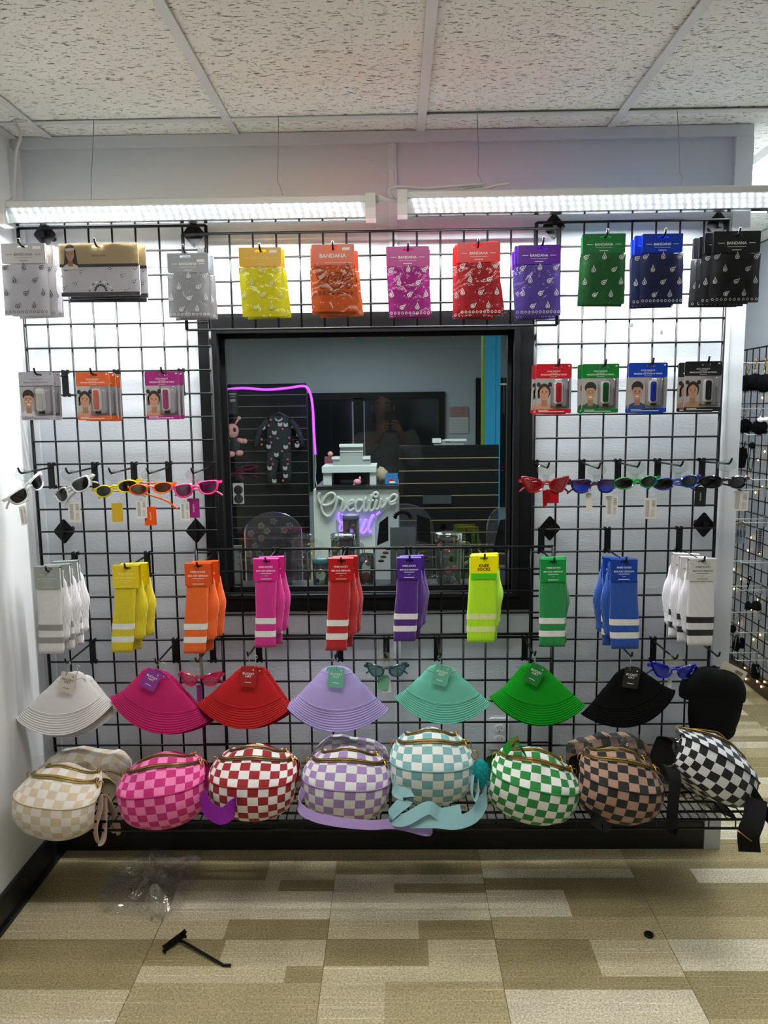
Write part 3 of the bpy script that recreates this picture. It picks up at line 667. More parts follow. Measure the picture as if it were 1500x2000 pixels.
# wide white bandana pack
def wide_bandana():
    hp = hook(184, 467, 'holding the wide studded bandana packs'); Y = hp.y
    a = at(114, 476, Y); c = at(271, 517, Y); e = at(273, 576, Y); W = c.x-a.x; hh = a.z-c.z; bh = c.z-e.z; cx = (a.x+c.x)/2
    t = thing('bandana_pack', 'wide white bandana pack with tan card and printed woman, in front', 'bandana', (cx, Y, a.z), group='bandana packs in the top row')
    b = MB(); b.holes(rrect(W, hh, .002, 0, -hh/2), [slot(.034, -.009, hp.x-cx)], -.001, .001); hd = b.ob('header_card', mat('card_tan', 'a8946f', .35, bump=.03), t)
    text(hd, 'BANDANA', W*.17, -hh*.56, M_BLK, 0, -.0013); portrait(hd, 'long', 'd0cac0', None, -W*.36, -hh*.5, .045, -.0012)
    b = MB(); b.box((0, 0, -hh), (W, .0026, .008)); b.ob('dark_band', mat('band_black', '1b1a22', .4, bump=.03), t)
    b = MB(); b.prism(rrect(W*.985, bh, .002, .002, -hh-bh/2), .001, .006); cl = b.ob('folded_cloth', mat('cloth_white', 'bebcc1', .85), t)
    b = MB(); b.cur = 0
    for k in range(9):
        an = PI*(k+.5)/9; s = .014; x = math.cos(an)*s*1.2; z = -hh-bh*.86+math.sin(an)*s*1.3; flatpoly(b, drop(x, z, .006, an-PI/2), .0006)
        x = math.cos(an)*s*2.4; z = -hh-bh*.9+math.sin(an)*s*2.2; b.cur = k % 2; flatpoly(b, oval(.0026, .0026, x, z, 8), .0005); b.cur = 0
    for x, z in ((-.1, .12), (-.075, .6), (-.055, .2), (.065, .35), (.1, .55), (.105, .1), (.03, .12), (.075, .85), (-.11, .75)):
        flatpoly(b, drop(x, -hh-bh*z, .008, x*60), .0006); b.cur = 1; flatpoly(b, drop(x, -hh-bh*z, .0045, x*60), .0004); b.cur = 0
        flatpoly(b, oval(.0015, .0015, x+.009, -hh-bh*z+.006, 6), .0006)
    b.ob('paisley_print', [mat('print_33343a', '33343a', .7, bump=.05), M_INK], cl)
    b = MB(); b.box((0, .002, -hh-bh+.004), (W*.99, .010, .011)); b.ob('hem_band', mat('band_grey', '3a3a40', .6, bump=.05), t)
    b = MB(); b.grid(lambda u, v: ((.5-u)*(W+.006), -.0035+noise.noise(Vector((u*5, v*4, 9)))*.0025, .004-v*(hh+bh+.008)), 14, 10); b.ob('clear_sleeve', M_SLEEVE, t, smooth=True)
    copy_tree(t, None, 'second wide white bandana pack behind the tan carded front one', (cx+.016, Y+.02, a.z-.004), (0, -.012, 0))
    copy_tree(t, None, 'rearmost wide white bandana pack hanging lowest behind the tan carded one', (cx+.008, Y+.04, a.z-.012), (0, .01, 0))
wide_bandana()
# face makeup cards
M_BLISTER = film('blister', 'ffffff', .05, .04, .0); M_CARDW = mat('card_white', 'c6c4ca', .4, bump=.02); M_CARDG = mat('card_grey', '9a98a0', .4, bump=.02)
def makeup(px, cname, hcol, stick, tip, who, shirt, paint, back=(), ink=None, foot=None):
    hp = hook(tip[0], tip[1], 'holding the %s face makeup cards' % cname); Y = hp.y
    a = at(px[0], px[1], Y); c = at(px[2], px[3], Y); W = .108; Hh = a.z-c.z; cx = (a.x+c.x)/2
    hhd = Hh*.29; W = c.x-a.x
    t = thing('makeup_card', 'front %s face makeup card with %s stick in a blister' % (cname, cname), 'face makeup', (cx, Y, a.z), group='face makeup cards')
    mh = mat('makeup_'+cname, hcol, .35, bump=.02)
    b = MB(); b.holes(rrect(W, Hh, .005, 0, -Hh/2), [slot(.024, -.009, max(-W*.3, min(W*.3, hp.x-cx)))], -.0006, .0006); cd = b.ob('backing_card', M_CARDW, t)
    ink = ink or M_INK
    b = MB(); b.holes(rrect(W, hhd, .005, 0, -hhd/2), [slot(.026, -.009, max(-W*.3, min(W*.3, hp.x-cx)))], -.0011, -.0007); hd = b.ob('header_print', mh, t)
    text(hd, 'FACE MAKEUP', W*.36, -hhd*.52, ink, 0, -.0013); text(hd, 'MAQUILLAGE POUR LE VISAGE', W*.72, -hhd*.76, ink, 0, -.0013, bold=.01)
    sticker_line(hd, [(-W*.1, W*.1, -hhd*.64, .0006), (-W*.1, W*.1, -hhd*.9, .0006), (W*.4, W*.45, -hhd*.16, .003)], ink, -.0013)
    if cname == 'white': sticker_line(t, [(-W/2, W/2, -hhd, .0016)], M_BLK, -.0013)
    b = MB(); b.prism(rrect(W, Hh*.09, .004, 0, -Hh*.955), -.0011, -.0007); ft = b.ob('footer_print', mh, t)
    sticker_line(ft, [(-W*.42, -W*.15, -Hh*.94, .0012), (-W*.42, W*.3, -Hh*.965, .0014)], ink, -.0013)
    b = MB(); b.add([(W*.22, -.0008, -Hh*.91), (W*.495, -.0008, -Hh*.91), (W*.495, -.0008, -hhd), (W*.22, -.0008, -hhd)], [(0, 1, 2, 3)]); b.ob('grey_print', M_CARDG, t)
    portrait(cd, who, shirt, paint, -W*.26, -Hh*.59, .051, -.0009)
    x, z = W*.12, -Hh*.58
    b = MB(); b.prism(rrect(.024, .066, .008, x, z), -.012, -.001); st = b.ob('stick_case', mat('stick_rim', 'e0dfe2', .3, bump=.02), t)
    b = MB(); b.prism(rrect(.017, .058, .005, x, z), -.0135, -.011); b.ob('makeup_stick', mat('stick_'+cname, stick, .35, bump=.04, bscale=120), st)
    b = MB(); b.box((x+.002, -.007, z-.038), (.014, .011, .008)); b.ob('stick_base', M_BLK, st)
    def BL(u, v):
        X = (u-.5)*.055; Z = (v-.5)*.088; e = min(1, 5*min(u, 1-u))*min(1, 6*min(v, 1-v)); return (x+.006+X, -.0014-.016*math.sqrt(max(0, e)), z-.002+Z)
    b = MB(); b.grid(BL, 11, 13); b.ob('blister', M_BLISTER, t, smooth=True)
    for i, (dx, dz, r) in enumerate(back):
        copy_tree(t, None, '%s %s face makeup card behind the front one' % (('second', 'third')[i], cname), (cx+dx, Y+.03*(i+1), a.z+dz), (0, r, 0))
makeup((36, 727, 109, 820), 'white', 'a9a7b2', 'd4d0c6', (66, 720), 'boy', 'c8c6cc', 'd8d4d0', ((.01, .0, .02),), ink=mat('grey_ink', '4a4a52', .5, bump=.02))
makeup((147, 727, 218, 820), 'orange', 'd25a10', 'd9532e', (176, 720), 'girl', 'b98a70', None, ((.008, -.002, -.02), (.012, -.004, .01)))
makeup((282, 726, 353, 819), 'magenta', '9c1578', '9c1668', (314, 718), 'girl', 'b98a70', None, ((.006, .001, .01),))
makeup((1047, 711, 1115, 807), 'red', 'c01424', 'bd2030', (1093, 702), 'girl', 'b98a70', None, ((-.006, -.002, .02),))
makeup((1137, 711, 1207, 806), 'green', '0f7a2e', '145a2c', (1184, 703), 'boy', '1c5a30', '4f9a3c', ((-.006, .0, -.01),))
makeup((1228, 709, 1301, 805), 'blue', '0b3fb4', '1632b4', (1277, 700), 'boy', '2b4470', '2a4ab0', ((.005, -.002, .02),))
makeup((1338, 706, 1406, 803), 'black', '17181a', '101112', (1386, 697), 'girl', 'a88068', None, ((-.008, -.002, .01),))
# knee socks
def sock_mat(cname, col):
    m = mat('knit_'+cname, col, .9, sheen=.25); nt = m.node_tree; N = nt.nodes; L = nt.links; bs = N['Principled BSDF']
    tc = N.new('ShaderNodeTexCoord'); wv = N.new('ShaderNodeTexWave'); wv.bands_direction = 'X'; wv.inputs['Scale'].default_value = 95; wv.inputs['Distortion'].default_value = .6; wv.inputs['Detail Scale'].default_value = .6
    L.new(tc.outputs['Object'], wv.inputs['Vector']); bp = N.new('ShaderNodeBump'); bp.inputs['Strength'].default_value = .55; bp.inputs['Distance'].default_value = .003
    L.new(wv.outputs['Fac'], bp.inputs['Height']); L.new(bp.outputs[0], bs.inputs['Normal']); return m
def socks(hdr, bot, cname, col, hcol, tip, side, stripe='e6e6e4', behind=1, ink=None, neon=False):
    hp = hook(tip[0], tip[1], 'holding the %s knee socks' % cname); Y = hp.y
    a = at(hdr[0], hdr[1], Y); c = at(hdr[2], hdr[3], Y); e = at(bot[0], bot[2], Y); f = at(bot[1], bot[2], Y)
    W = c.x-a.x; hh = a.z-c.z; cx = (a.x+c.x)/2; L_ = c.z-e.z+hh; bx = (e.x+f.x)/2-cx; bw = f.x-e.x
    t = thing('knee_socks', 'front pair of %s knee socks on their header card' % cname, 'socks', (cx, Y, a.z), group='knee sock pairs')
    m = sock_mat(cname, col); mh = mat('sockcard_'+cname, hcol, .35, bump=.02); ms = sock_mat('stripe_'+stripe, stripe)
    def leg(u, v, off=0.0):
        th = 2*PI*u; wv = (bw if v > .2 else bw*.96)/2*(1+.03*math.sin(v*9+W*900)); zz = -.006-v*(L_-.006)
        x = bx*v+wv*(abs(math.cos(th))**.35)*(1 if math.cos(th) >= 0 else -1); y = .011+(.0085+off*.5)*(abs(math.sin(th))**.7)*(1 if math.sin(th) >= 0 else -1)*(1-.5*max(0, (v-.96)/.04))
        return (x+(off if math.cos(th) > 0 else -off), y+noise.noise(Vector((x*12, zz*12, W)))*.0025, zz)
    b = MB(); b.grid(leg, 20, 26, closeu=True)
    k = 25*20; b.add([], []); b.f.append(tuple(range(k, k+20))); b.mi.append(0); b.uv.append(None)
    lg = b.ob('sock_leg', m, t, smooth=True)
    for v0, v1 in ((.655, .725), (.805, .875)):
        b = MB(); b.grid(lambda u, v: leg(u, v0+(v1-v0)*v, .0012), 20, 4, closeu=True); b.ob('stripe', ms, lg, smooth=True)
    # the folded foot behind, its heel bulging out to one side
    s = side
    pts = [(s*.014, .028, -.02), (s*.018, .030, -L_*.3), (s*.027, .030, -L_*.47), (s*.025, .030, -L_*.58), (s*.018, .030, -L_*.75), (s*.016, .029, -L_*.86)]
    b = MB(); sp = spline(pts, 5); b.tube(sp, [bw*.38*(1 if .1 < i/len(sp) < .9 else .8) for i in range(len(sp))], 14, flat=.42)
    b.mapv(lambda x, y, z: (x+noise.noise(Vector((x*30, z*25, 5)))*.004, y+noise.noise(Vector((x*30, z*25, 1)))*.003, z)); b.ob('folded_foot', m, t, smooth=True)
    sx = max(-W*.25, min(W*.25, hp.x-cx))
    b = MB(); b.holes(rrect(W+.003, hh, .002, 0, -hh/2), [slot(.024, -.008, sx)], -.0022, -.0012); b.box((0, .020, -hh/2), (W+.003, .001, hh)); b.box((0, .009, -.0006), (W+.003, .023, .001)); hd = b.ob('header_card', mh, t)
    ink = ink or M_INK
    if neon:
        text(hd, 'KNEE\nSOCKS', W*.5, -hh*.5, M_BLK, 0, -.0027, bold=.03)
        b = MB(); b.prism([(-W/2, -hh), (W/2, -hh), (W/2, -hh*.76), (-W/2, -hh*.76)], -.0027, -.0022); b.ob('price_band', mat('neon_green', '4cc41a', .4, bump=.02), hd)
    else:
        text(hd, 'KNEE SOCKS', W*.56, -hh*.36, ink, 0, -.0027, bold=.01); text(hd, 'BAS AUX GENOUX', W*.78, -hh*.54, ink, 0, -.0027, bold=.01)
        sticker_line(hd, [(-W*.22, W*.22, -hh*.66, .0012), (-W*.06, W*.06, -hh*.77, .0007), (-W*.22, W*.22, -hh*.91, .0016)], ink, -.0027)
    for i in range(behind):
        copy_tree(t, None, '%s pair of %s knee socks behind the front pair' % (('second', 'third')[i], cname), (cx+side*(.010+.006*i), Y+.044*(i+1), a.z-.003+.002*i), (0, -side*(.02+.02*i), side*.08))
socks((67, 1107, 118, 1150), (74, 122, 1278), 'white and grey striped', 'dedce0', '8f9793', (89, 1108), 1, '8e918f', 2, ink=mat('pale_ink', 'c8ccca', .5, bump=.02))
socks((220, 1105, 272, 1148), (215, 257, 1276), 'yellow', 'd8c600', 'd6bd00', (243, 1102), 1, ink=mat('pale_yellow_ink', 'efe08a', .5, bump=.02))
socks((361, 1101, 413, 1144), (356, 400, 1278), 'orange', 'ee6208', 'cf4a0e', (384, 1099), 1)
socks((495, 1092, 544, 1134), (497, 537, 1266), 'hot pink', 'd01f8a', 'c81a80', (518, 1090), 1)
socks((642, 1091, 690, 1134), (635, 677, 1272), 'red', 'b80c14', 'b01018', (666, 1090), 1)
socks((776, 1090, 822, 1131), (768, 812, 1254), 'purple', '4a1080', '47208a', (800, 1086), 1)
socks((920, 1086, 970, 1130), (912, 967, 1256), 'neon yellow green', 'b8f000', 'f0e400', (947, 1083), 1, stripe='dcec9c', neon=True)
socks((1057, 1093, 1104, 1136), (1054, 1105, 1265), 'green', '0d8a45', '0f8a40', (1083, 1090), 1)
socks((1194, 1093, 1243, 1135), (1195, 1250, 1269), 'blue', '0a4aa8', '0d3d9c', (1224, 1089), -1)
socks((1348, 1092, 1397, 1134), (1344, 1394, 1263), 'white and black striped', 'dedce2', 'c6c4c2', (1377, 1088), -1, '0e0e10', 2, ink=M_BLK)
# ================================================================ sunglasses
M_DISC = film('clear_hanger', 'f4f8f8', .09, .04, .15, 20, body=.04)
M_TAGW = mat('white_tag', 'd8d6d2', .5, bump=.02)
def lens_outline(kind, sgn, sc=1.0):
    if kind == 'wayfarer': pts = [(-.026, .014), (-.01, .0185), (.014, .017), (.027, .013), (.025, -.006), (.014, -.0185), (-.004, -.0205), (-.020, -.014), (-.026, .0)]
    elif kind == 'oval': pts = [(-.027, .006), (-.012, .0155), (.008, .0165), (.025, .008), (.026, -.004), (.012, -.0145), (-.008, -.016), (-.024, -.008)]
    elif kind == 'round': pts = [(.0235*math.cos(k*PI/4), .0225*math.sin(k*PI/4)) for k in range(8)]
    elif kind == 'heart': pts = [(0, -.026), (-.018, -.012), (-.029, .006), (-.022, .020), (-.008, .018), (0, .011), (.008, .018), (.022, .022), (.031, .010), (.018, -.012)]
    else: pts = [(-.027, .0), (-.018, .014), (.006, .020), (.030, .022), (.027, .004), (.012, -.019), (-.006, -.021), (-.021, -.014)]
    out = [(p.x*sgn*sc, p.y*sc) for p in (Vector((a, c)) for a, c in [(q.x, q.y) for q in spline([(a, c, 0) for a, c in pts], 4, True)])]
    # make all loops counter-clockwise seen from the front
    ar = sum(out[i-1][0]*out[i][1]-out[i][0]*out[i-1][1] for i in range(len(out)))
    return out if ar > 0 else out[::-1]
def sunglasses(label, c, kind, frame, lens, roll=0, yaw=0, pitch=0, scale=1.0, group='sunglasses on clear hangers', extra=None, temple_open=0.0, fold=(0, 0)):
    scale *= 1.12
    t = thing('sunglasses', label, 'sunglasses', c, (pitch, roll, yaw), group)
    cx = .033; curve = lambda x: 4.2*x*x
    warp = lambda x, y, z: (x*scale, (y+curve(x))*scale, z*scale)
    fr = MB()
    for sg in (-1, 1):
        o = lens_outline(kind, sg, 1.0); inn = lens_outline(kind, sg, .78)
        n = len(o)
        # rim as a rounded band between the outer and inner outline
        rim = [[(cx*sg+o[i][0]*.97+inn[i][0]*.03, -.0005, o[i][1]) for i in range(n)], [(cx*sg+(o[i][0]+inn[i][0])/2, -.0042, (o[i][1]+inn[i][1])/2) for i in range(n)], [(cx*sg+inn[i][0], -.0005, inn[i][1]) for i in range(n)], [(cx*sg+(o[i][0]+inn[i][0])/2, .003, (o[i][1]+inn[i][1])/2) for i in range(n)]]
        vs = [p for r in rim for p in r]
        fs = [(k*n+i, k*n+(i+1) % n, ((k+1) % 4)*n+(i+1) % n, ((k+1) % 4)*n+i) for k in range(4) for i in range(n)]
        fr.add(vs, fs)
        # hinge block
        fr.box((sg*.0635, .002, .009), (.011, .006, .008))
    fr.tube([(-.011, -.001, .006), (0, -.002, .009), (.011, -.001, .006)], .0032, 8)
    fr.mapv(warp); fr.ob('frame', frame, t, smooth=True, autos=.7)
    for sg in (-1, 1):
        o = lens_outline(kind, sg, .82); n = len(o)
        q = MB(); q.add([(cx*sg, -.0022, 0)]+[(cx*sg+x*.5, -.0018, z*.5) for x, z in o]+[(cx*sg+x, .0, z) for x, z in o], [(0, 1+i, 1+(i+1) % n) for i in range(n)]+[(1+i, 1+n+i, 1+n+(i+1) % n, 1+(i+1) % n) for i in range(n)])
        q.mapv(warp); q.ob('lens', lens, t, smooth=True)
    for sg in (-1, 1):
        d = fold[0 if sg < 0 else 1]
        pts = [(sg*.067, .022, .009), (sg*.062, .030+.003*sg, .008), (sg*.03, .032+.003*sg, .003+d*.4), (-sg*.03, .034+.003*sg, -.004+d), (-sg*.052, .035+.003*sg, -.012+d*1.3), (-sg*.064, .036+.003*sg, -.022+d*1.4)]
        q = MB(); q.tube(spline(pts, 4), .0042, 6, flat=.6); q.mapv(lambda x, y, z: (x*scale, y*scale, z*scale)); q.ob('temple', frame, t, smooth=True)
    if extra: extra(t)
    return t
def tagcard(parent, x, z, w, h, m, rot=0, y=.02, words=None, ink=None, barcode=False, name='price_tag', topz=0):
    o = MB(); o.prism(rrect(w, h, .002), -.0005, .0005); tg = o.ob(name, m, parent, (x, y, z), (0, rot, 0))
    if words: text(tg, words, w*.7, 0, ink or M_INK, 0, -.0008).rotation_euler = (0, PI/2, 0)
    if barcode:
        q = MB()
        for k in range(7): q.add([(w*.12, -.0007, h*.05+k*h*.05), (w*.40, -.0007, h*.05+k*h*.05), (w*.40, -.0007, h*.05+k*h*.05+h*.03*(.5+(k*37 % 5)/8)), (w*.12, -.0007, h*.05+k*h*.05+h*.03*(.5+(k*37 % 5)/8))], [(0, 1, 2, 3)])
        for k in range(6): q.add([(-w*.35+k*w*.05, -.0007, -h*.4), (-w*.33+k*w*.05, -.0007, -h*.4), (-w*.33+k*w*.05, -.0007, h*.38), (-w*.35+k*w*.05, -.0007, h*.38)], [(0, 1, 2, 3)])
        for k in range(4): q.add([(w*.1+k*w*.08, -.0007, -h*.42), (w*.12+k*w*.08, -.0007, -h*.42), (w*.12+k*w*.08, -.0007, -h*.05), (w*.1+k*w*.08, -.0007, -h*.05)], [(0, 1, 2, 3)])
        q.ob('barcode_print', mat('grey_print', '6e6c6a', .6, bump=.02), tg)
    q = MB(); q.tube([(0, 0, h/2), (.001, -.002, h/2+.008), (-x*.5, 0, max(h/2+.012, -z*.6))], .0006, 4); q.ob('loop', M_DISC, tg)
    return tg
def hanger(tip, gl, what, cname=None):
    """clear hang disc on the hook, reaching down to the nose bridge"""
    hp = hook(tip[0], tip[1], 'holding the %s sunglasses' % what, 0.003 if tip[0] > 772 else -.003)
    t = gl; L = Vector(gl.location)
    inv = (Matrix.Translation(L) @ gl.rotation_euler.to_matrix().to_4x4()).inverted()
    b = MB(); o = oval(.029, .020, 0, 0, 24); b.holes(o, [list(reversed(oval(.006, .005, 0, .004, 12)))], -.0006, .0006)
    q = MB(); q.prism([(-.011, -.016), (.011, -.016), (.008, -.05), (-.008, -.05)], -.0006, .0006)
    b.add(q.v, q.f)
    d = b.ob('hang_disc', M_DISC, t); d.matrix_local = inv @ Matrix.Translation((hp.x, hp.y+.004, hp.z-.006)) @ Matrix.Rotation(.25, 4, 'X')
    return hp
def plastic(name, col, rough=.22): return mat(name, col, rough, coat=.5, bump=.02)
def tint(name, col, a=.5): return film(name, col, .13, .06, .3, 60, body=a*.8, bodycol=col)
M_DARKLENS = mat('dark_lens', '0c0d0f', .08, spec=.6, bump=.01)
M_LENSPLUM = mat('plum_lens', '4d1238', .1, spec=.7, bump=.01)
YS = 2.272
def fade_lens():
    m = mat('fade_lens', '1a34a8', .1, metal=.3, spec=.8); N = m.node_tree.nodes; L = m.node_tree.links
    tc = N.new('ShaderNodeTexCoord'); sp = N.new('ShaderNodeSeparateXYZ'); L.new(tc.outputs['Generated'], sp.inputs[0])
    r = N.new('ShaderNodeValToRGB'); r.color_ramp.elements[0].position = .35; r.color_ramp.elements[0].color = (*hexc('1c40c8'), 1); r.color_ramp.elements[1].position = .65; r.color_ramp.elements[1].color = (*hexc('3a1a50'), 1)
    L.new(sp.outputs[2], r.inputs[0]); L.new(r.outputs[0], N['Principled BSDF'].inputs['Base Color']); return m
def gl(px, py, *a, **k): return sunglasses(a[0], at(px, py, YS), *a[1:], **k)
# left row
g = gl(58, 956, 'white sunglasses seen nearly edge-on beside the left wall', 'wayfarer', plastic('white_plastic', 'd4d6d8'), M_DARKLENS, roll=-.5, yaw=1.1); hanger((37, 915), g, 'edge-on white'); tagcard(g, -.055, -.058, .022, .058, M_TAGW, .4, .01, barcode=True)
g = gl(137, 957, 'white sunglasses with black lenses tilted up to the right', 'wayfarer', MATS['white_plastic'], M_DARKLENS, roll=-.47, yaw=-.2, fold=(.006, -.004)); hanger((130, 915), g, 'tilted white'); tagcard(g, -.035, -.060, .042, .062, M_TAGW, .47, .02, barcode=True)
g = gl(224, 955, 'yellow sunglasses with dark lenses', 'oval', plastic('yellow_plastic', 'e0cc10'), M_DARKLENS, roll=-.2, fold=(-.012, .004), scale=1.02); hanger((214, 915), g, 'yellow'); tagcard(g, -.018, -.072, .034, .058, mat('tag_mustard', 'c9a40c', .4, bump=.02), .2, .02)
g = gl(294, 955, 'orange sunglasses with one arm hanging down', 'oval', plastic('orange_plastic', 'ee6410'), mat('brown_lens', '4a2a14', .1, spec=.7, bump=.01), roll=-.05, yaw=.2, fold=(-.032, .02), scale=.97); hanger((288, 915), g, 'orange'); tagcard(g, -.012, -.086, .035, .058, mat('tag_orange', 'e0500c', .4, bump=.02), .05, .03, 'LUNETTES'); tagcard(g, -.035, -.060, .032, .058, M_TAGW, .05, .02, barcode=True)
g = gl(382, 955, 'pink sunglasses with plum lenses', 'wayfarer', plastic('pink_plastic', 'f0408e'), M_LENSPLUM, roll=-.12, yaw=.1, fold=(-.006, .006)); hanger((375, 915), g, 'pink'); tagcard(g, -.046, -.064, .028, .058, M_TAGW, .12, .02, barcode=True); tagcard(g, -.042+.021, -.06, .036, .06, mat('tag_magenta', '98107a', .4, bump=.02), .12, .032, 'LUNETTES')
# right row
M_REDP = tint('red_clear', 'b0101c', .55)
def ribbon(t):
    b = MB(); b.prism([(-.012, -.016), (.006, -.016), (.002, -.062), (-.010, -.066)], -.004, -.003); b.ob('ribbon_tail', M_REDP, t)
    tagcard(t, .02, -.036, .04, .042, mat('tag_red', 'a80d1c', .35, bump=.02), 0, .01)
g = gl(1067, 947, 'red see-through cat-eye sunglasses with a red ribbon tail', 'cat', M_REDP, tint('red_lens', '9c0a18', .5), extra=ribbon, scale=1.02); hanger((1071, 904), g, 'red see-through')
g = gl(1161, 949, 'sunglasses with lenses fading from purple to mirrored blue', 'wayfarer', mat('purple_dark', '2a1d40', .25, coat=.4, bump=.02), fade_lens(), scale=1.0, fold=(.008, -.002)); hanger((1171, 905), g, 'blue mirrored')
b = MB(); b.tube([(-.03, .006, .002), (0, .004, .006), (.03, .006, .002)], .003, 6); b.ob('brow_bar', plastic('brow_orange', 'c85a18'), g, smooth=True); tagcard(g, -.01, -.052, .018, .058, M_TAGW, -.08, .02)
g = gl(1244, 943, 'green sunglasses with dark lenses', 'oval', plastic('green_plastic', '16923a'), M_DARKLENS, roll=-.06, scale=1.0); hanger((1248, 902), g, 'green'); tagcard(g, -.07, -.068, .036, .062, M_TAGW, .06, .025, barcode=True)
g = gl(1323, 943, 'blue sunglasses with dark lenses', 'oval', plastic('blue_plastic', '143a9c'), M_DARKLENS, roll=-.1, fold=(-.01, .006), scale=1.04); hanger((1333, 900), g, 'blue'); tagcard(g, -.078, -.072, .038, .064, M_TAGW, .1, .025, barcode=True)
g = gl(1417, 942, 'glossy black sunglasses beside the wall end', 'oval', plastic('black_plastic', '0e0f11', .12), M_DARKLENS, roll=.02, scale=1.06, fold=(-.008, .0)); hanger((1428, 896), g, 'black'); tagcard(g, -.064, -.046, .034, .06, mat('tag_black', '141416', .4, bump=.02), 0, .02, 'LUNETTES'); tagcard(g, .058, -.058, .046, .06, M_TAGW, 0, .02, barcode=True)
# three more, low between the hats
def gl2(px, py, *a, **k): return sunglasses(a[0], at(px, py, 2.30), *a[1:], **k)
M_PINKC = tint('pink_clear', 'e01a60', .5); M_TEALC = tint('teal_clear', '2b5f6c', .5); M_BLUEC = tint('blue_clear', '0a1fc0', .6)
g = gl2(390, 1328, 'pink see-through sunglasses between the pink and red hats', 'cat', M_PINKC, tint('pink_lens', 'e0307a', .35), group='clear sunglasses among the hats', scale=.95); hanger((383, 1286), g, 'low pink'); tagcard(g, -.008, -.052, .018, .055, mat('tag_violet', '7a1a6e', .4, bump=.02), 0, .02)
g = gl2(755, 1310, 'teal see-through sunglasses between the lilac and mint hats', 'cat', M_TEALC, tint('teal_lens', '5a8c98', .3), group='clear sunglasses among the hats', scale=.92); hanger((753, 1277), g, 'low teal'); tagcard(g, -.012, -.046, .034, .048, mat('tag_mint', '6aa88a', .45, bump=.02), .05, .02); tagcard(g, -.002, -.056, .03, .05, M_TAGW, -.05, .026)
g = gl2(1318, 1312, 'deep blue see-through sunglasses above the black hat and cap', 'cat', M_BLUEC, tint('blue_lens', '0d20b0', .5), group='clear sunglasses among the hats', roll=.06); hanger((1322, 1280), g, 'low blue'); tagcard(g, -.004, -.05, .012, .06, M_TAGW, -.05, .02)
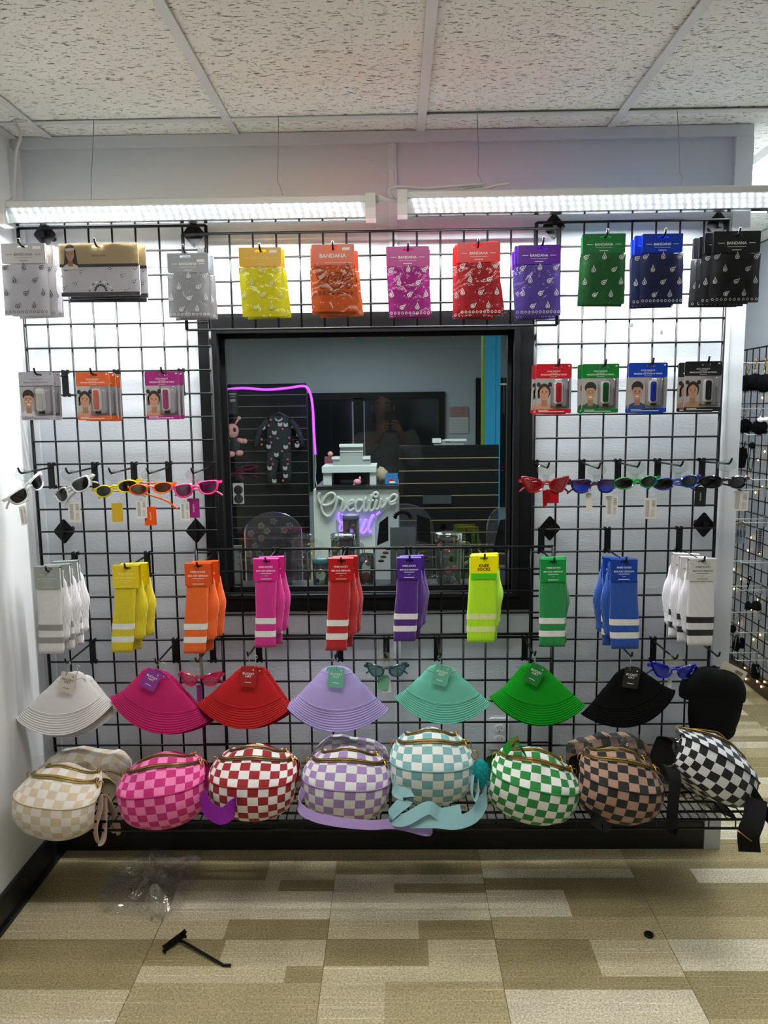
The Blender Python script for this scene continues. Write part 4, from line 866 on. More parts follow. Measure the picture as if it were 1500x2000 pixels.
# ================================================================ bucket hats
def hat_mat(cname, col):
    return mat('cotton_'+cname, col, .85, bump=.2, bscale=600, vary=.05, spec=.15 if col.startswith('0') else .4)
def brim_mat(cname, col):
    m = mat('brim_'+cname, col, .85, spec=.15 if col.startswith('0') else .4); nt = m.node_tree; N = nt.nodes; L = nt.links; bs = N['Principled BSDF']
    uv = N.new('ShaderNodeUVMap'); wv = N.new('ShaderNodeTexWave'); wv.bands_direction = 'Y'; wv.inputs['Scale'].default_value = 2.6; wv.inputs['Distortion'].default_value = .15
    L.new(uv.outputs[0], wv.inputs['Vector']); bp = N.new('ShaderNodeBump'); bp.inputs['Strength'].default_value = .5; bp.inputs['Distance'].default_value = .004
    L.new(wv.outputs['Fac'], bp.inputs['Height']); L.new(bp.outputs[0], bs.inputs['Normal']); return m
def bucket_hat(cname, col, apex, left, bottom, right, tagcol, tip, tagrot=0, second=None, ink=None, tagname=None):
    hp = hook(tip[0], tip[1], 'holding the %s bucket hat' % cname)
    Y = 2.29
    A = at(apex[0], apex[1], Y); Lf = at(left[0], left[1], Y); Rt = at(right[0], right[1], Y)
    ang = math.atan2(Rt.z-Lf.z, Rt.x-Lf.x); R = math.hypot(Rt.x-Lf.x, Rt.z-Lf.z)/2
    mid = (Lf+Rt)/2; u = Vector((math.cos(ang), 0, math.sin(ang))); v = Vector((-math.sin(ang), 0, math.cos(ang)))
    ax = (A-mid).dot(u); hgt = (A-mid).dot(v)
    t = thing('bucket_hat', '%s bucket hat with a %s tag' % (cname, tagname or cname), 'hat', (mid.x, Y+.03, mid.z), (0, -ang, 0), 'bucket hats')
    sd = sum(ord(ch) for ch in cname)
    prof = [(.02, hgt), (.13, hgt*.99), (.24, hgt*.93), (.40, hgt*.74), (.58, hgt*.5), (.75, hgt*.27)]   # r/R, z
    YF = .26; DR = .058
    def fold(th, k): return 1+.10*k*math.sin(3*th+sd)+.05*k*math.sin(5*th+sd*2)
    def ringpt(r, z, th, k):
        f = fold(th, k); x = r*R*math.cos(th)*(1+(f-1)*.2); y = -r*R*YF*math.sin(th)*f
        return (x+ax*max(0, z/hgt)**1.3, y, z-DR*(r**2)*math.sin(th)**2+(.012*r*r if r > .5 else 0))
    def crown(uu, vv):
        q = vv*(len(prof)-1); i = min(len(prof)-2, int(q)); f = q-i
        r = prof[i][0]*(1-f)+prof[i+1][0]*f; z = prof[i][1]*(1-f)+prof[i+1][1]*f
        return ringpt(r, z, 2*PI*uu, 1.0 if vv > .15 else .3)
    b = MB(); b.grid(crown, 40, 26, closeu=True); b.f.append(tuple(range(40))); b.mi.append(0); b.uv.append(None); cr = b.ob('crown', hat_mat(cname, col), t, smooth=True)
    def brim(uu, vv, off=0):
        th = 2*PI*uu; r = .75+(1-.75)*vv; z = hgt*.27*(1-vv)
        p = ringpt(r, z, th, .8*(1-vv)); return (p[0], p[1]-off, p[2]+off-.006*vv*math.sin(th)**2)
    b = MB(); b.grid(brim, 48, 10, closeu=True, uvs=lambda uu, vv: (uu, vv)); b.grid(lambda uu, vv: brim(1-uu, vv, -.0025), 48, 10, closeu=True, uvs=lambda uu, vv: (uu, vv)); b.ob('brim', brim_mat(cname, col), t, smooth=True)
    b = MB(); b.tube([brim(k/48, 1.0) for k in range(48)], .0022, 6, closed=True); b.ob('brim_edge', hat_mat(cname, col), t, smooth=True)
    b = MB(); b.tube([crown(k/40, 1.0) for k in range(40)], .0016, 5, closed=True); b.tube([crown(k/40, .47) for k in range(40)], .0012, 5, closed=True); b.ob('seam', hat_mat(cname, col), t, smooth=True)
    # paper tag and clear loop
    tg = MB(); tg.prism(rrect(.050, .066, .005), -.0012, 0)
    ty = -R*.36*YF-.022
    o = tg.ob('hang_tag', mat('hattag_'+tagcol, tagcol, .4, bump=.02), t, (ax*.92, ty, hgt*.83), (0, ang+tagrot, 0))
    text(o, 'BUCKET\nHAT', .036, .006, ink or M_INK, 0, -.0016, bold=.008); sticker_line(o, [(-.01, .01, -.018, .0018), (.012, .016, .024, .003)], ink or M_INK, -.0016)
    inv = t.matrix_basis.inverted(); hl = Matrix.Rotation(ang, 4, 'Y') @ (hp-Vector((mid.x, Y+.03, mid.z)))
    top = Vector((ax*.92, ty-.002, hgt*.83+.024))
    b = MB(); c0 = hl+Vector((0, 0, -.004))
    b.tube([(c0.x+.006*math.cos(k*PI/6), c0.y, c0.z+.006*math.sin(k*PI/6)) for k in range(12)], .0014, 5, closed=True); b.tube([c0+Vector((0, 0, -.006)), (c0+top)/2+Vector((.002, 0, 0)), top], .0012, 5)
    b.ob('hang_loop', film('loop_plastic', 'ffffff', .12, .1, 0, body=.35, bodycol='c8ccd0'), t, smooth=True)
    if second:
        copy_tree(t, None, 'second %s bucket hat tucked behind the front one' % cname, Vector(t.location)+Vector(second[0]), (0, -ang+second[1], 0))
    return t
bucket_hat('white', 'd2d0d0', (133, 1318), (26, 1415), (118, 1457), (216, 1388), 'c9c4b8', (127, 1288), .28, ((.012, .03, -.022), .02), ink=M_BLK, tagname='cream')
bucket_hat('raspberry pink', 'b0145c', (297, 1312), (209, 1374), (325, 1458), (402, 1420), '8d3296', (303, 1288), .5, ((.008, .03, -.014), .0), tagname='violet')
bucket_hat('red', 'a80a10', (487, 1306), (382, 1386), (470, 1448), (566, 1394), 'a01820', (483, 1274), .1, ((.010, .03, -.012), .03))
bucket_hat('lilac', 'a294cc', (657, 1306), (557, 1392), (660, 1447), (758, 1398), '66b4a0', (655, 1280), .12, ((-.010, .03, -.012), .0), tagname='mint green')
bucket_hat('mint', '62b09c', (862, 1304), (771, 1374), (880, 1438), (960, 1386), '66b49c', (860, 1276), .3)
bucket_hat('green', '0f8a1a', (1044, 1302), (959, 1374), (1060, 1442), (1145, 1390), '157a36', (1046, 1273), .5, ((.005, .03, -.016), .0))
bucket_hat('black', '040506', (1230, 1310), (1142, 1408), (1215, 1450), (1326, 1362), '191b1d', (1235, 1275), .15)
# baseball cap hanging bill down
def cap():
    hook(1406, 1275, 'holding the black cap')
    c = at(1396, 1350, 2.30); t = thing('baseball_cap', 'black baseball cap hanging bill down at the right end', 'cap', (c.x, 2.33, c.z), (0, .06, 0)); t.scale = (1.08, 1.08, 1.08)
    M_CAP = hat_mat('black', '040506')
    def dome(u, v):
        th = 2*PI*u; ph = v*PI*.56; r = .096*math.sin(ph)**.8
        return (r*math.cos(th)*(1.0+.03*math.sin(3*th)), -.055*math.sin(th)*math.sin(ph)**.8-.01, .078*math.cos(ph)-.012)
    b = MB(); b.grid(dome, 30, 14, closeu=True); b.ob('crown', M_CAP, t, smooth=True)
    def bill(u, v):
        a = (u-.5)*2; x = a*(.078-.012*v**3); z = .004-v*.125*(1-.2*abs(a)**3.2)-.012*a*a; y = -.062*math.sqrt(max(0, 1-.5*a*a))-.026*v+.030*a*a*v
        return (x, y, z)
    b = MB(); b.grid(bill, 17, 12); b.grid(lambda u, v: tuple(Vector(bill(1-u, v))+Vector((0, .004, -.001))), 17, 12); bl = b.ob('bill', M_CAP, t, smooth=True)
    b = MB(); b.tube([bill(k/16, 1) for k in range(17)], .0026, 6); b.ob('bill_edge', M_CAP, bl, smooth=True)
    for k in range(3):
        b = MB(); b.tube([Vector(dome((.55+.2*k) % 1, .05+.9*q/10))*1.003 for q in range(11)], .0013, 5); b.ob('crown_seam', M_CAP, t, smooth=True)
    b = MB(); b.ball((0, -.008, .067), (.007, .007, .004), 10, 6); b.ob('button', M_CAP, t, smooth=True)
    q = MB(); q.prism(rrect(.078, .036, .003), -.0006, .0006); tg = q.ob('hang_tag', mat('tag_cream', 'c8c3b4', .5, bump=.02), t, (.05, -.02, .058), (0, .42, 0))
    q = MB()
    for k in range(9): q.add([(.004+k*.0028, -.0009, 0), (.0053+k*.0028+(k % 3)*.0004, -.0009, 0), (.0053+k*.0028+(k % 3)*.0004, -.0009, .010), (.004+k*.0028, -.0009, .010)], [(0, 1, 2, 3)])
    q.ob('barcode_print', M_BLK, tg)
cap()
# ================================================================ chequered sling bags
M_GOLD = mat('gold_metal', 'b89048', .3, metal=.9, bump=.03); M_BRASS = mat('zip_tape', '6a4f2c', .5, metal=.35, bump=.1, bscale=300)
def check_mat(name, a, c, cell=1.0):
    if name in MATS: return MATS[name]
    m = mat(name, a, .8, sheen=.1); nt = m.node_tree; N = nt.nodes; L = nt.links; bs = N['Principled BSDF']
    uv = N.new('ShaderNodeUVMap'); n = N.new('ShaderNodeTexNoise'); n.inputs['Scale'].default_value = .8
    ck = N.new('ShaderNodeTexChecker'); ck.inputs['Scale'].default_value = 1.0; ck.inputs['Color1'].default_value = (*hexc(a), 1); ck.inputs['Color2'].default_value = (*hexc(c), 1)
    L.new(uv.outputs[0], ck.inputs['Vector']); L.new(ck.outputs['Color'], bs.inputs['Base Color'])
    n2 = N.new('ShaderNodeTexNoise'); n2.inputs['Scale'].default_value = 14; tc = N.new('ShaderNodeTexCoord'); L.new(tc.outputs['Object'], n2.inputs['Vector'])
    bp = N.new('ShaderNodeBump'); bp.inputs['Strength'].default_value = .35; bp.inputs['Distance'].default_value = .02; L.new(n2.outputs['Fac'], bp.inputs['Height']); L.new(bp.outputs[0], bs.inputs['Normal'])
    return m
PROF = [  # y (towards back +), z, half width share, wrap depth, side droop
    (.02, -.012, .66, .05, .030), (-.055, -.012, .80, .055, .028), (-.092, .0, .90, .06, .020), (-.112, .033, .97, .068, .008), (-.118, .072, 1.0, .070, .0), (-.112, .105, 1.01, .075, .0),
    (-.094, .135, .97, .08, -.014), (-.066, .165, .90, .085, -.028), (-.036, .190, .80, .085, -.040), (-.004, .207, .68, .08, -.05), (.026, .212, .56, .07, -.055), (.058, .200, .46, .05, -.055), (.085, .165, .42, .03, -.05)]
PROF = [p if k < 6 else (-.112+(p[0]+.112)*.84, .105+(p[1]-.105)*.66, p[2]*1.04, p[3], p[4]*.72) for k, p in enumerate(PROF)]
SEAM_T = 5/12
def prof(t):
    q = t*(len(PROF)-1); i = min(len(PROF)-2, int(q)); f = q-i
    g = lambda k: PROF[max(0, min(len(PROF)-1, k))]
    p0, p1, p2, p3 = g(i-1), g(i), g(i+1), g(i+2)
    return [.5*((2*b)+(c-a)*f+(2*a-5*b+4*c-d)*f*f+(3*b-a-3*c+d)*f**3) for a, b, c, d in zip(p0, p1, p2, p3)]
ARC = [0]
for _k in range(1, 121):
    a_, c_ = prof((_k-1)/120), prof(_k/120); ARC.append(ARC[-1]+math.hypot(a_[0]-c_[0], a_[1]-c_[1]))
def arc(t): q = t*120; i = min(119, int(q)); return ARC[i]+(ARC[i+1]-ARC[i])*(q-i)
def bag(cname, c1, c2, center, width, roll=0, yaw=0, label=None, strap=None, seed=0, pitch=0, sz=1.0, hwscale=1.0, cell=.0262, side_hw=1, zoff=0, tape='6a4f2c', ys=2.065):
    """center: pixel of the middle of the seam"""
    Ys = ys
    c = at(center[0], center[1], Ys); a = at(center[0]-width/2, center[1], Ys); d = at(center[0]+width/2, center[1], Ys); hw = (d.x-a.x)/2*hwscale
    t = thing('sling_bag', label or '%s and white chequered sling bag with two brass zips' % cname, 'bag', (c.x, Ys+.112*sz, c.z-.105*sz+zoff), (pitch, roll, yaw), 'chequered sling bags on the wire shelf')
    m = check_mat('check_'+cname, c1, c2); solid = mat('trim_'+cname, c1, .7, bump=.1, bscale=300)
    def S(u, tt, off=0):
        y, z, ws, wrap, droop = prof(tt); th = (u-.5)*PI*.98
        s, co = math.sin(th), math.cos(th)
        nz = noise.noise(Vector((s*2.2+seed*3, tt*5, seed)))*.007
        k = 1+off/.1
        return Vector((hw*ws*s*(1+off/.14)*(1+.02*math.sin(seed+tt*7)), (y+wrap*(1-co)**1.2-nz-off*(.9 if tt < .6 else .5))*sz, (z+droop*s*s+nz*.5+(off if tt > .5 else off*.1))*sz))
    def UV(lo):
        def f(u, vv):
            tt = lo[0]+(lo[1]-lo[0])*vv; ws = prof(tt)[2]
            return (50+(u-.5)*2*hw*(.35+.65*ws)*1.28/cell, 50+(arc(tt)-arc(SEAM_T))*sz*1.02/cell)
        return f
    for nm, lo in (('base_panel', (0, SEAM_T)), ('front_panel', (SEAM_T, .735)), ('top_panel', (.735, 1))):
        b = MB(); b.grid(lambda u, v: S(u, lo[0]+(lo[1]-lo[0])*v), 33, 12, uvs=UV(lo)); b.ob(nm, m, t, smooth=True)
    b = MB(); b.grid(lambda u, v: S(u, v).lerp(Vector((0, .10*sz, .09*sz)), 0) if 0 else (lambda p: Vector((p.x*.95, (.085+.03*(1-abs(u-.5)*2))*sz, p.z*.74)))(S(u, v)), 17, 16); b.ob('back_panel', solid, t, smooth=True)
    b = MB(); b.tube([S(.012+.976*k/40, SEAM_T, .001) for k in range(41)], .0026, 6); b.ob('piping', solid, t, smooth=True)
    b = MB(); b.tube([S(.05+.9*k/40, .125, .001) for k in range(41)], .0022, 6); b.ob('piping', solid, t, smooth=True)
    for tz, u0, u1 in ((.665, .06, .94), (.79, .03, .97)):
        b = MB(); b.grid(lambda u, v: S(u0+(u1-u0)*u, tz-.021+.042*v, .0022+.0015*math.sin(PI*v)), 30, 5); z = b.ob('zip', mat('zip_tape_'+tape, tape, .45, metal=.3, bump=.1, bscale=300), t, smooth=True)
        b = MB(); b.tube([S(u0+(u1-u0)*k/44, tz, .0045) for k in range(45)], .0030, 6, flat=.7); b.ob('zip_teeth', M_GOLD, z, smooth=True)
        p = S(u1-.03, tz, .008); b = MB(); b.box(p, (.011, .008, .006)); b.tube([p+Vector((0, -.004, 0)), p+Vector((.008, -.012, -.016)), p+Vector((.009, -.013, -.028))], [.002, .0035, .002], 6); b.ob('zip_pull', M_GOLD, t, smooth=True)
    # side ring and tab
    for sg in ((-1, 1) if side_hw else ()):
        p = S(.5+sg*.47, .62, .004); b = MB()
        b.tube([p+Vector((sg*.004+.008*math.cos(k*PI/6), -.004, -.006+.012*math.sin(k*PI/6))) for k in range(12)], .0018, 6, closed=True); b.ob('ring', M_GOLD, t, smooth=True)
    return t, S
def ribbon_strip(pts, w, name, m, parent, up=(0, 0, 1), th=.0016, loc=None):
    sp = spline(pts, 7); b = MB(); n = len(sp); U = Vector(up)
    vs = []
    for i, p in enumerate(sp):
        tn = (sp[min(n-1, i+1)]-sp[max(0, i-1)]).normalized(); sd = (U-tn*U.dot(tn)); sd = sd.normalized() if sd.length > .05 else Vector((1, 0, 0)); nn = tn.cross(sd)
        vs += [p+sd*w/2+nn*th/2, p-sd*w/2+nn*th/2, p-sd*w/2-nn*th/2, p+sd*w/2-nn*th/2]
    fs = [(i*4+k, i*4+(k+1) % 4, (i+1)*4+(k+1) % 4, (i+1)*4+k) for i in range(n-1) for k in range(4)]+[(0, 1, 2, 3), ((n-1)*4+3, (n-1)*4+2, (n-1)*4+1, (n-1)*4)]
    b.add(vs, fs); return b.ob(name, m, parent, smooth=False, autos=.6)
def webbing(cname, col): return mat('webbing_'+cname, col, .75, spec=.2, bump=.3, bscale=400, stretch=(1, 1, 4))
# beige, leaning
t1, S1 = bag('beige', 'c6b79c', 'd6d0c8', (86, 1578), 170, roll=.07, yaw=-.12, seed=1, sz=1.08, label='beige and cream chequered sling bag at the left end', tape='8a7a4a')
M_NUDE = mat('nude_leather', 'b89c8c', .5, bump=.1, bscale=150)
ribbon_strip([(.125, -.015, .115), (.135, -.035, .08), (.128, -.05, .03), (.14, -.055, -.015), (.155, -.05, .0), (.15, -.035, .06), (.142, -.02, .11)], .026, 'wrist_strap', M_NUDE, t1, up=(.8, -.5, .1))
ribbon_strip([(.14, -.02, .12), (.165, -.01, .06), (.17, .0, .0), (.15, .01, -.008)], .036, 'shoulder_strap', M_NUDE, t1, up=(1, -.4, 0))
t2, S2 = bag('pink', 'b8186c', 'e277a8', (305, 1556), 177, roll=-.11, yaw=.05, seed=2, sz=1.08, label='hot pink and pale pink chequered sling bag', tape='54402a')
t3, S3 = bag('red', '8c0f18', 'd8d4d2', (482, 1540), 176, roll=.02, seed=3, sz=1.08, label='red and white chequered sling bag', tape='54402a')
t4, S4 = bag('lilac', '8f74a4', 'c9c9c4', (669, 1545), 174, roll=.06, seed=4, sz=1.08, label='lilac and white chequered sling bag', tape='5a4a2c')
t5, S5 = bag('teal', '6f9fa0', 'd0d3ce', (844, 1508), 164, roll=.02, seed=5, label='pale teal and white chequered sling bag with a fur charm', sz=1.1, tape='6a5c34')
t6, S6 = bag('green', '1a7a34', 'd9dad6', (1039, 1545), 180, roll=.22, seed=6, sz=1.08, label='green and white chequered sling bag', tape='7a6420')
t7, S7 = bag('brown', '0e0d0e', '9c7a66', (1214, 1545), 174, roll=.2, seed=7, sz=1.08, label='brown and black chequered sling bag', tape='5a4a20')
t8, S8 = bag('black', '0c0c0e', 'd2d3d4', (1392, 1530), 196, roll=.60, yaw=.1, pitch=-.3, seed=8, label='black and white chequered sling bag slumped at the right end', cell=.0275, zoff=.03, tape='2a2620')
# straps and charm
W5 = webbing('teal', '8fbcc2')
L5 = lambda px, py, Y: at(px, py, Y-.05)-Vector(t5.location)
ribbon_strip([L5(768, 1520, 2.10), L5(772, 1545, 2.07), L5(797, 1558, 2.05), L5(775, 1580, 2.05), L5(762, 1598, 2.06), L5(790, 1602, 2.03), L5(835, 1578, 2.03), L5(860, 1590, 2.04), L5(900, 1582, 2.05)], .034, 'shoulder_strap', W5, t5, up=(0, .45, .9))
ribbon_strip([L5(948, 1530, 2.12), L5(944, 1560, 2.08), L5(925, 1592, 2.05), L5(890, 1606, 2.03), L5(850, 1604, 2.03), L5(800, 1605, 2.035)], .036, 'shoulder_strap', W5, t5, up=(0, .45, .9))
ribbon_strip([L5(922, 1512, 2.07), L5(920, 1545, 2.05), L5(926, 1562, 2.04), L5(932, 1545, 2.05), L5(930, 1520, 2.07)], .018, 'strap_loop', W5, t5, up=(.2, -1, 0))
def fur(center, r, h, col, name, parent=None, n=420, rr=.006, seed=1):
    rnd = random.Random(seed); b = MB(); c = Vector(center)
    b.ball(c, (r*.8, r*.8, h*.85), 14, 9)
    for k in range(n):
        th = rnd.uniform(0, 2*PI); zz = rnd.uniform(-1, 1); s = math.sqrt(1-zz*zz)
        d = Vector((s*math.cos(th), s*math.sin(th), zz)); p = c+Vector((d.x*r*.75, d.y*r*.75, d.z*h*.8)); q = p+Vector((d.x*rr*1.6, d.y*rr*1.6, d.z*rr-rr*.6))+Vector((rnd.uniform(-1, 1), rnd.uniform(-1, 1), rnd.uniform(-1, 1)))*rr*.4
        sdv = d.orthogonal().normalized()*rr*.22
        b.add([p-sdv, p+sdv, q, p+d.cross(sdv)], [(0, 1, 2), (1, 3, 2), (3, 0, 2)])
    return b.ob(name, mat('fur_'+col, col, .95, spec=.05 if col.startswith('0') and col[2] == '0' else .3, bump=.3, bscale=300), parent, smooth=False)
fur(L5(937, 1508, 2.08), .026, .048, '0e8a90', 'fur_charm', t5, seed=3)
b = MB(); p = L5(925, 1473, 2.09); b.tube([p+Vector((.009*math.cos(k*PI/5), 0, .012*math.sin(k*PI/5))) for k in range(10)], .002, 6, closed=True); b.ob('clasp', M_GOLD, t5, smooth=True)
L4 = lambda px, py, Y: at(px, py, Y-.05)-Vector(t4.location)
W4 = webbing('lilac', 'a58cc4')
ribbon_strip([L4(588, 1545, 2.12), L4(582, 1580, 2.08), L4(610, 1598, 2.05), L4(660, 1606, 2.03), L4(720, 1608, 2.03), L4(770, 1604, 2.05), L4(830, 1614, 2.04), L4(842, 1608, 2.06)], .026, 'shoulder_strap', W4, t4, up=(0, .45, .9))
L2 = lambda px, py, Y: at(px, py, Y-.05)-Vector(t2.location)
ribbon_strip([L2(400, 1560, 2.14), L2(405, 1590, 2.10), L2(432, 1612, 2.05), L2(455, 1596, 2.07), L2(462, 1588, 2.1)], .045, 'shoulder_strap', webbing('violet', '7c1a86'), t2, up=(.2, .45, .9))
L6 = lambda px, py, Y: at(px, py, Y-.05)-Vector(t6.location)
ribbon_strip([L6(960, 1480, 2.22), L6(972, 1458, 2.2), L6(985, 1462, 2.19), L6(998, 1478, 2.2)], .03, 'shoulder_strap', webbing('green', '17822c'), t6, up=(.4, -.9, -.2))
b = MB(); p = L6(972, 1455, 2.2); b.box(p, (.006, .02, .03), Matrix.Rotation(.7, 3, 'Y')); b.ob('buckle', M_GOLD, t6)
L7 = lambda px, py, Y: at(px, py, Y-.05)-Vector(t7.location)
W7 = webbing('black', '050506')
ribbon_strip([L7(1285, 1480, 2.18), L7(1298, 1500, 2.14), L7(1302, 1540, 2.12), L7(1310, 1600, 2.10), L7(1322, 1608, 2.09)], .035, 'shoulder_strap', W7, t7, up=(.6, -.8, 0))
ribbon_strip([L7(1135, 1590, 2.12), L7(1150, 1606, 2.08), L7(1172, 1622, 2.06), L7(1180, 1612, 2.08)], .038, 'strap_end', W7, t7, up=(.5, -.6, -.5))
L8 = lambda px, py, Y: at(px, py, Y-.05)-Vector(t8.location)
R8 = t8.rotation_euler.to_matrix().inverted()
ribbon_strip([R8 @ L8(1478, 1560, 2.14), R8 @ L8(1472, 1600, 2.10), R8 @ L8(1462, 1630, 2.08), R8 @ L8(1464, 1664, 2.07)], .058, 'strap_end', W7, t8, up=tuple(R8 @ Vector((1, -.3, 0))))
ribbon_strip([R8 @ L8(1440, 1500, 2.2), R8 @ L8(1478, 1560, 2.15), R8 @ L8(1505, 1600, 2.10), R8 @ L8(1530, 1625, 2.08)], .03, 'shoulder_strap', W7, t8, up=tuple(R8 @ Vector((.6, -.5, .6))))
b = MB(); b.tube([R8 @ L8(1440, 1622, 2.065), R8 @ L8(1468, 1643, 2.06)], .0016, 6); b.ob('zip_pull', M_GOLD, t8, smooth=True)
# bags still in clear wrappers, behind the front ones; backs deepened to block the lamp light
M_WRAP = film('crumpled_wrap', 'ffffff', .14, .05, 1.0, 26, body=.05, fres=.3)
def wrapped(cname, c1, c2, px0, py0, px1, py1, label, Y=2.345, seed=0, roll=0, cell=.03):
    a = at(px0, py0, Y); c = at(px1, py1, Y); W = c.x-a.x; Hh = a.z-c.z
    t = thing('wrapped_bag', label, 'bag', ((a.x+c.x)/2, Y, c.z), (0, roll, 0), 'bags still in clear wrappers')
    def pil(s):
        def fn(u, v):
            e = min(1, 4*min(u, 1-u))*min(1, 4*min(v, 1-v)); x = (u-.5)*W*.92; z = v*Hh*.9
            return (x, s*(.045 if s < 0 else 2.455-Y)*math.sqrt(math.sqrt(max(0, e)))+noise.noise(Vector((x*10, z*10, seed)))*.012, z*(1+.0*u)+(noise.noise(Vector((x*9, seed, 2)))*.03+noise.noise(Vector((x*25, seed, 6)))*.012-.05*(abs(u-.5)*2)**3)*v)
        return fn
    uv = lambda u, v: (50+u*W/cell, 50+v*Hh/cell)
    b = MB(); b.grid(lambda u, v: pil(-1)(u, v), 16, 14, uvs=uv); b.grid(lambda u, v: pil(1)(1-u, v), 16, 14, uvs=uv); b.ob('bag_body', check_mat('check_'+cname, c1, c2), t, smooth=True)
    b = MB(); b.tube([pil(-1)(.06+.88*k/20, .8) for k in range(21)], .004, 6); b.ob('zip', M_GOLD, t, smooth=True)
    def wr(u, v):
        x = (u-.5)*W*1.06; z = v*Hh*1.05-.004; n_ = noise.noise(Vector((x*16+seed, z*16, 7)))*.02+noise.noise(Vector((x*45+seed, z*45, 3)))*.008
        return (x+noise.noise(Vector((z*20, seed, 1)))*.008, -.056+n_*.8+.05*(abs(u-.5)*2)**3, z+(noise.noise(Vector((x*9, seed, 2)))*.03+noise.noise(Vector((x*28, seed, 5)))*.022-.03*(abs(u-.5)*2)**3)*v)
    b = MB(); b.grid(lambda u, v: wr(u, v), 30, 24); b.ob('clear_wrapper', M_WRAP, t, smooth=False)
wrapped('beige', 'c6b79c', 'd6d0c8', 62, 1462, 264, 1570, 'beige chequered bag in a clear wrapper behind the beige bag', seed=1)
wrapped('pink', 'b8186c', 'e277a8', 250, 1492, 428, 1570, 'pink chequered bag in a wrapper peeking between the pink and red bags', seed=2)  # widened to stop lamp light falling behind the pink bag
wrapped('red', '8c0f18', 'd8d4d2', 424, 1470, 602, 1565, 'red chequered bag in a wrapper behind the red bag', seed=3, Y=2.35)
wrapped('lilac', '8f74a4', 'c9c9c4', 592, 1438, 772, 1560, 'lilac chequered bag in a clear wrapper behind the lilac bag', seed=4)
wrapped('teal', '6f9fa0', 'd0d3ce', 768, 1500, 972, 1575, 'added teal chequered bag in a wrapper blocking light behind the teal bag', seed=5)  # added to stop lamp light falling through the shelf
wrapped('green', '1a7a34', 'd9dad6', 964, 1492, 1112, 1570, 'added green chequered bag in a wrapper blocking light behind the green bag', seed=7, Y=2.35)  # added mostly unseen, shades the floor under the shelf
wrapped('brown', '0e0d0e', '9c7a66', 1098, 1428, 1288, 1560, 'brown chequered bag in a clear wrapper behind the brown bag', seed=6, Y=2.35)
wrapped('black', '0c0c0e', 'd2d3d4', 1278, 1424, 1446, 1560, 'black and white chequered bag in a wrapper behind the slumped bag', seed=8, Y=2.35)
# ================================================================ the room behind the window
M_SLAT = mat('black_slat', '0c0f10', .55, spec=.15, bump=.04, bscale=30); M_GAP = mat('slat_insert', '6a7072', .4, metal=.3, bump=.03); M_GAPT = mat('slat_insert_tan', '94805e', .5, bump=.03)
def slatwall(label, px0, px1, pys, py_end, Y, gapm, name='slat_wall'):
    a = at(px0, pys, Y); c = at(px1, py_end, Y); t = thing(name, label, 'slat wall', ((a.x+c.x)/2, Y, 0)); W = c.x-a.x
    z = a.z; pitch = .0875; zb = max(c.z, .05)
    b = MB(); b.span((-W/2, .012, zb), (W/2, .05, a.z)); b.ob('back_board', M_SLAT, t)
    q = MB(); q.box((0, 0, 0), (W, .018, pitch-.007)); me = q.mesh('slat'); me.materials.append(M_SLAT)
    g = MB(); g.box((0, 0, 0), (W, .004, .005)); gm = g.mesh('slat_insert'); gm.materials.append(gapm)
    while z-pitch > zb:
        s = link('slat', me, t, (0, .002, z-pitch/2)); link('slat_insert', gm, s, (0, -.007, -pitch/2)); z -= pitch
    return t
slatwall('black slat wall behind the window carrying the child sleepsuit', 330, 611, 752, 1300, 6.0, M_GAP)
slatwall('black slat counter front behind the window on the right', 779, 971, 871, 1290, 5.3, M_GAPT, 'slat_counter')
# neon tube on the slat wall
pts = [at(x, y, 5.96) for x, y in ((405, 764), (440, 761), (475, 758), (520, 761), (560, 758), (590, 754), (600, 758), (607, 772), (611, 800), (613, 840), (616, 888))]
t = thing('neon_tube', 'purple glowing neon tube bent along the slat wall edge', 'neon light', pts[-1])
b = MB(); b.tube([p-pts[-1] for p in spline(pts, 6)], .0095, 8); b.ob('tube', mat('purple_neon', 'b060ff', .4, emit='9a30ff', estr=3.2), t, smooth=True)
b = MB(); b.tube(spline([Vector((0, 0, 0)), at(617, 910, 5.96)-pts[-1], at(616, 935, 5.9)-pts[-1], at(620, 951, 5.6)-pts[-1]], 5), .003, 5); b.ob('lead', M_CORD, t, smooth=True)
l = bpy.data.lights.new('neon_glow', 'POINT'); l.energy = 1.2; l.color = (.5, .15, 1); l.shadow_soft_size = .1; lo = link('neon_glow', l, t, Vector((0, -.12, .35)))
# child sleepsuit on a hanger
M_SUIT = mat('dark_jersey', '1d2328', .9, bump=.2, bscale=120); Yp = 5.93
o = at(545, 872, Yp); t = thing('sleepsuit', 'dark child sleepsuit printed with pink dots and white puppies on a hanger', 'sleepsuit', o)
P = lambda px, py, dy=0: at(px, py, Yp)-o+Vector((0, dy, 0))
b = MB()
b.tube([P(545, 812), P(545, 830), P(545, 860), P(545, 880), P(545, 896)], [.075, .10, .096, .094, .085], 14, flat=.3)
for s in (-1, 1):
    b.tube([P(545+s*22, 820), P(545+s*36, 838), P(545+s*43, 858), P(545+s*45, 872)], [.042, .046, .04, .034], 10, flat=.5)
    b.tube([P(545+s*11, 885), P(545+s*13, 905), P(545+s*15, 925), P(545+s*14, 942)], [.052, .046, .04, .033], 10, flat=.5)
suit = b.ob('suit', M_SUIT, t, smooth=True)
b = MB(); rnd = random.Random(5)
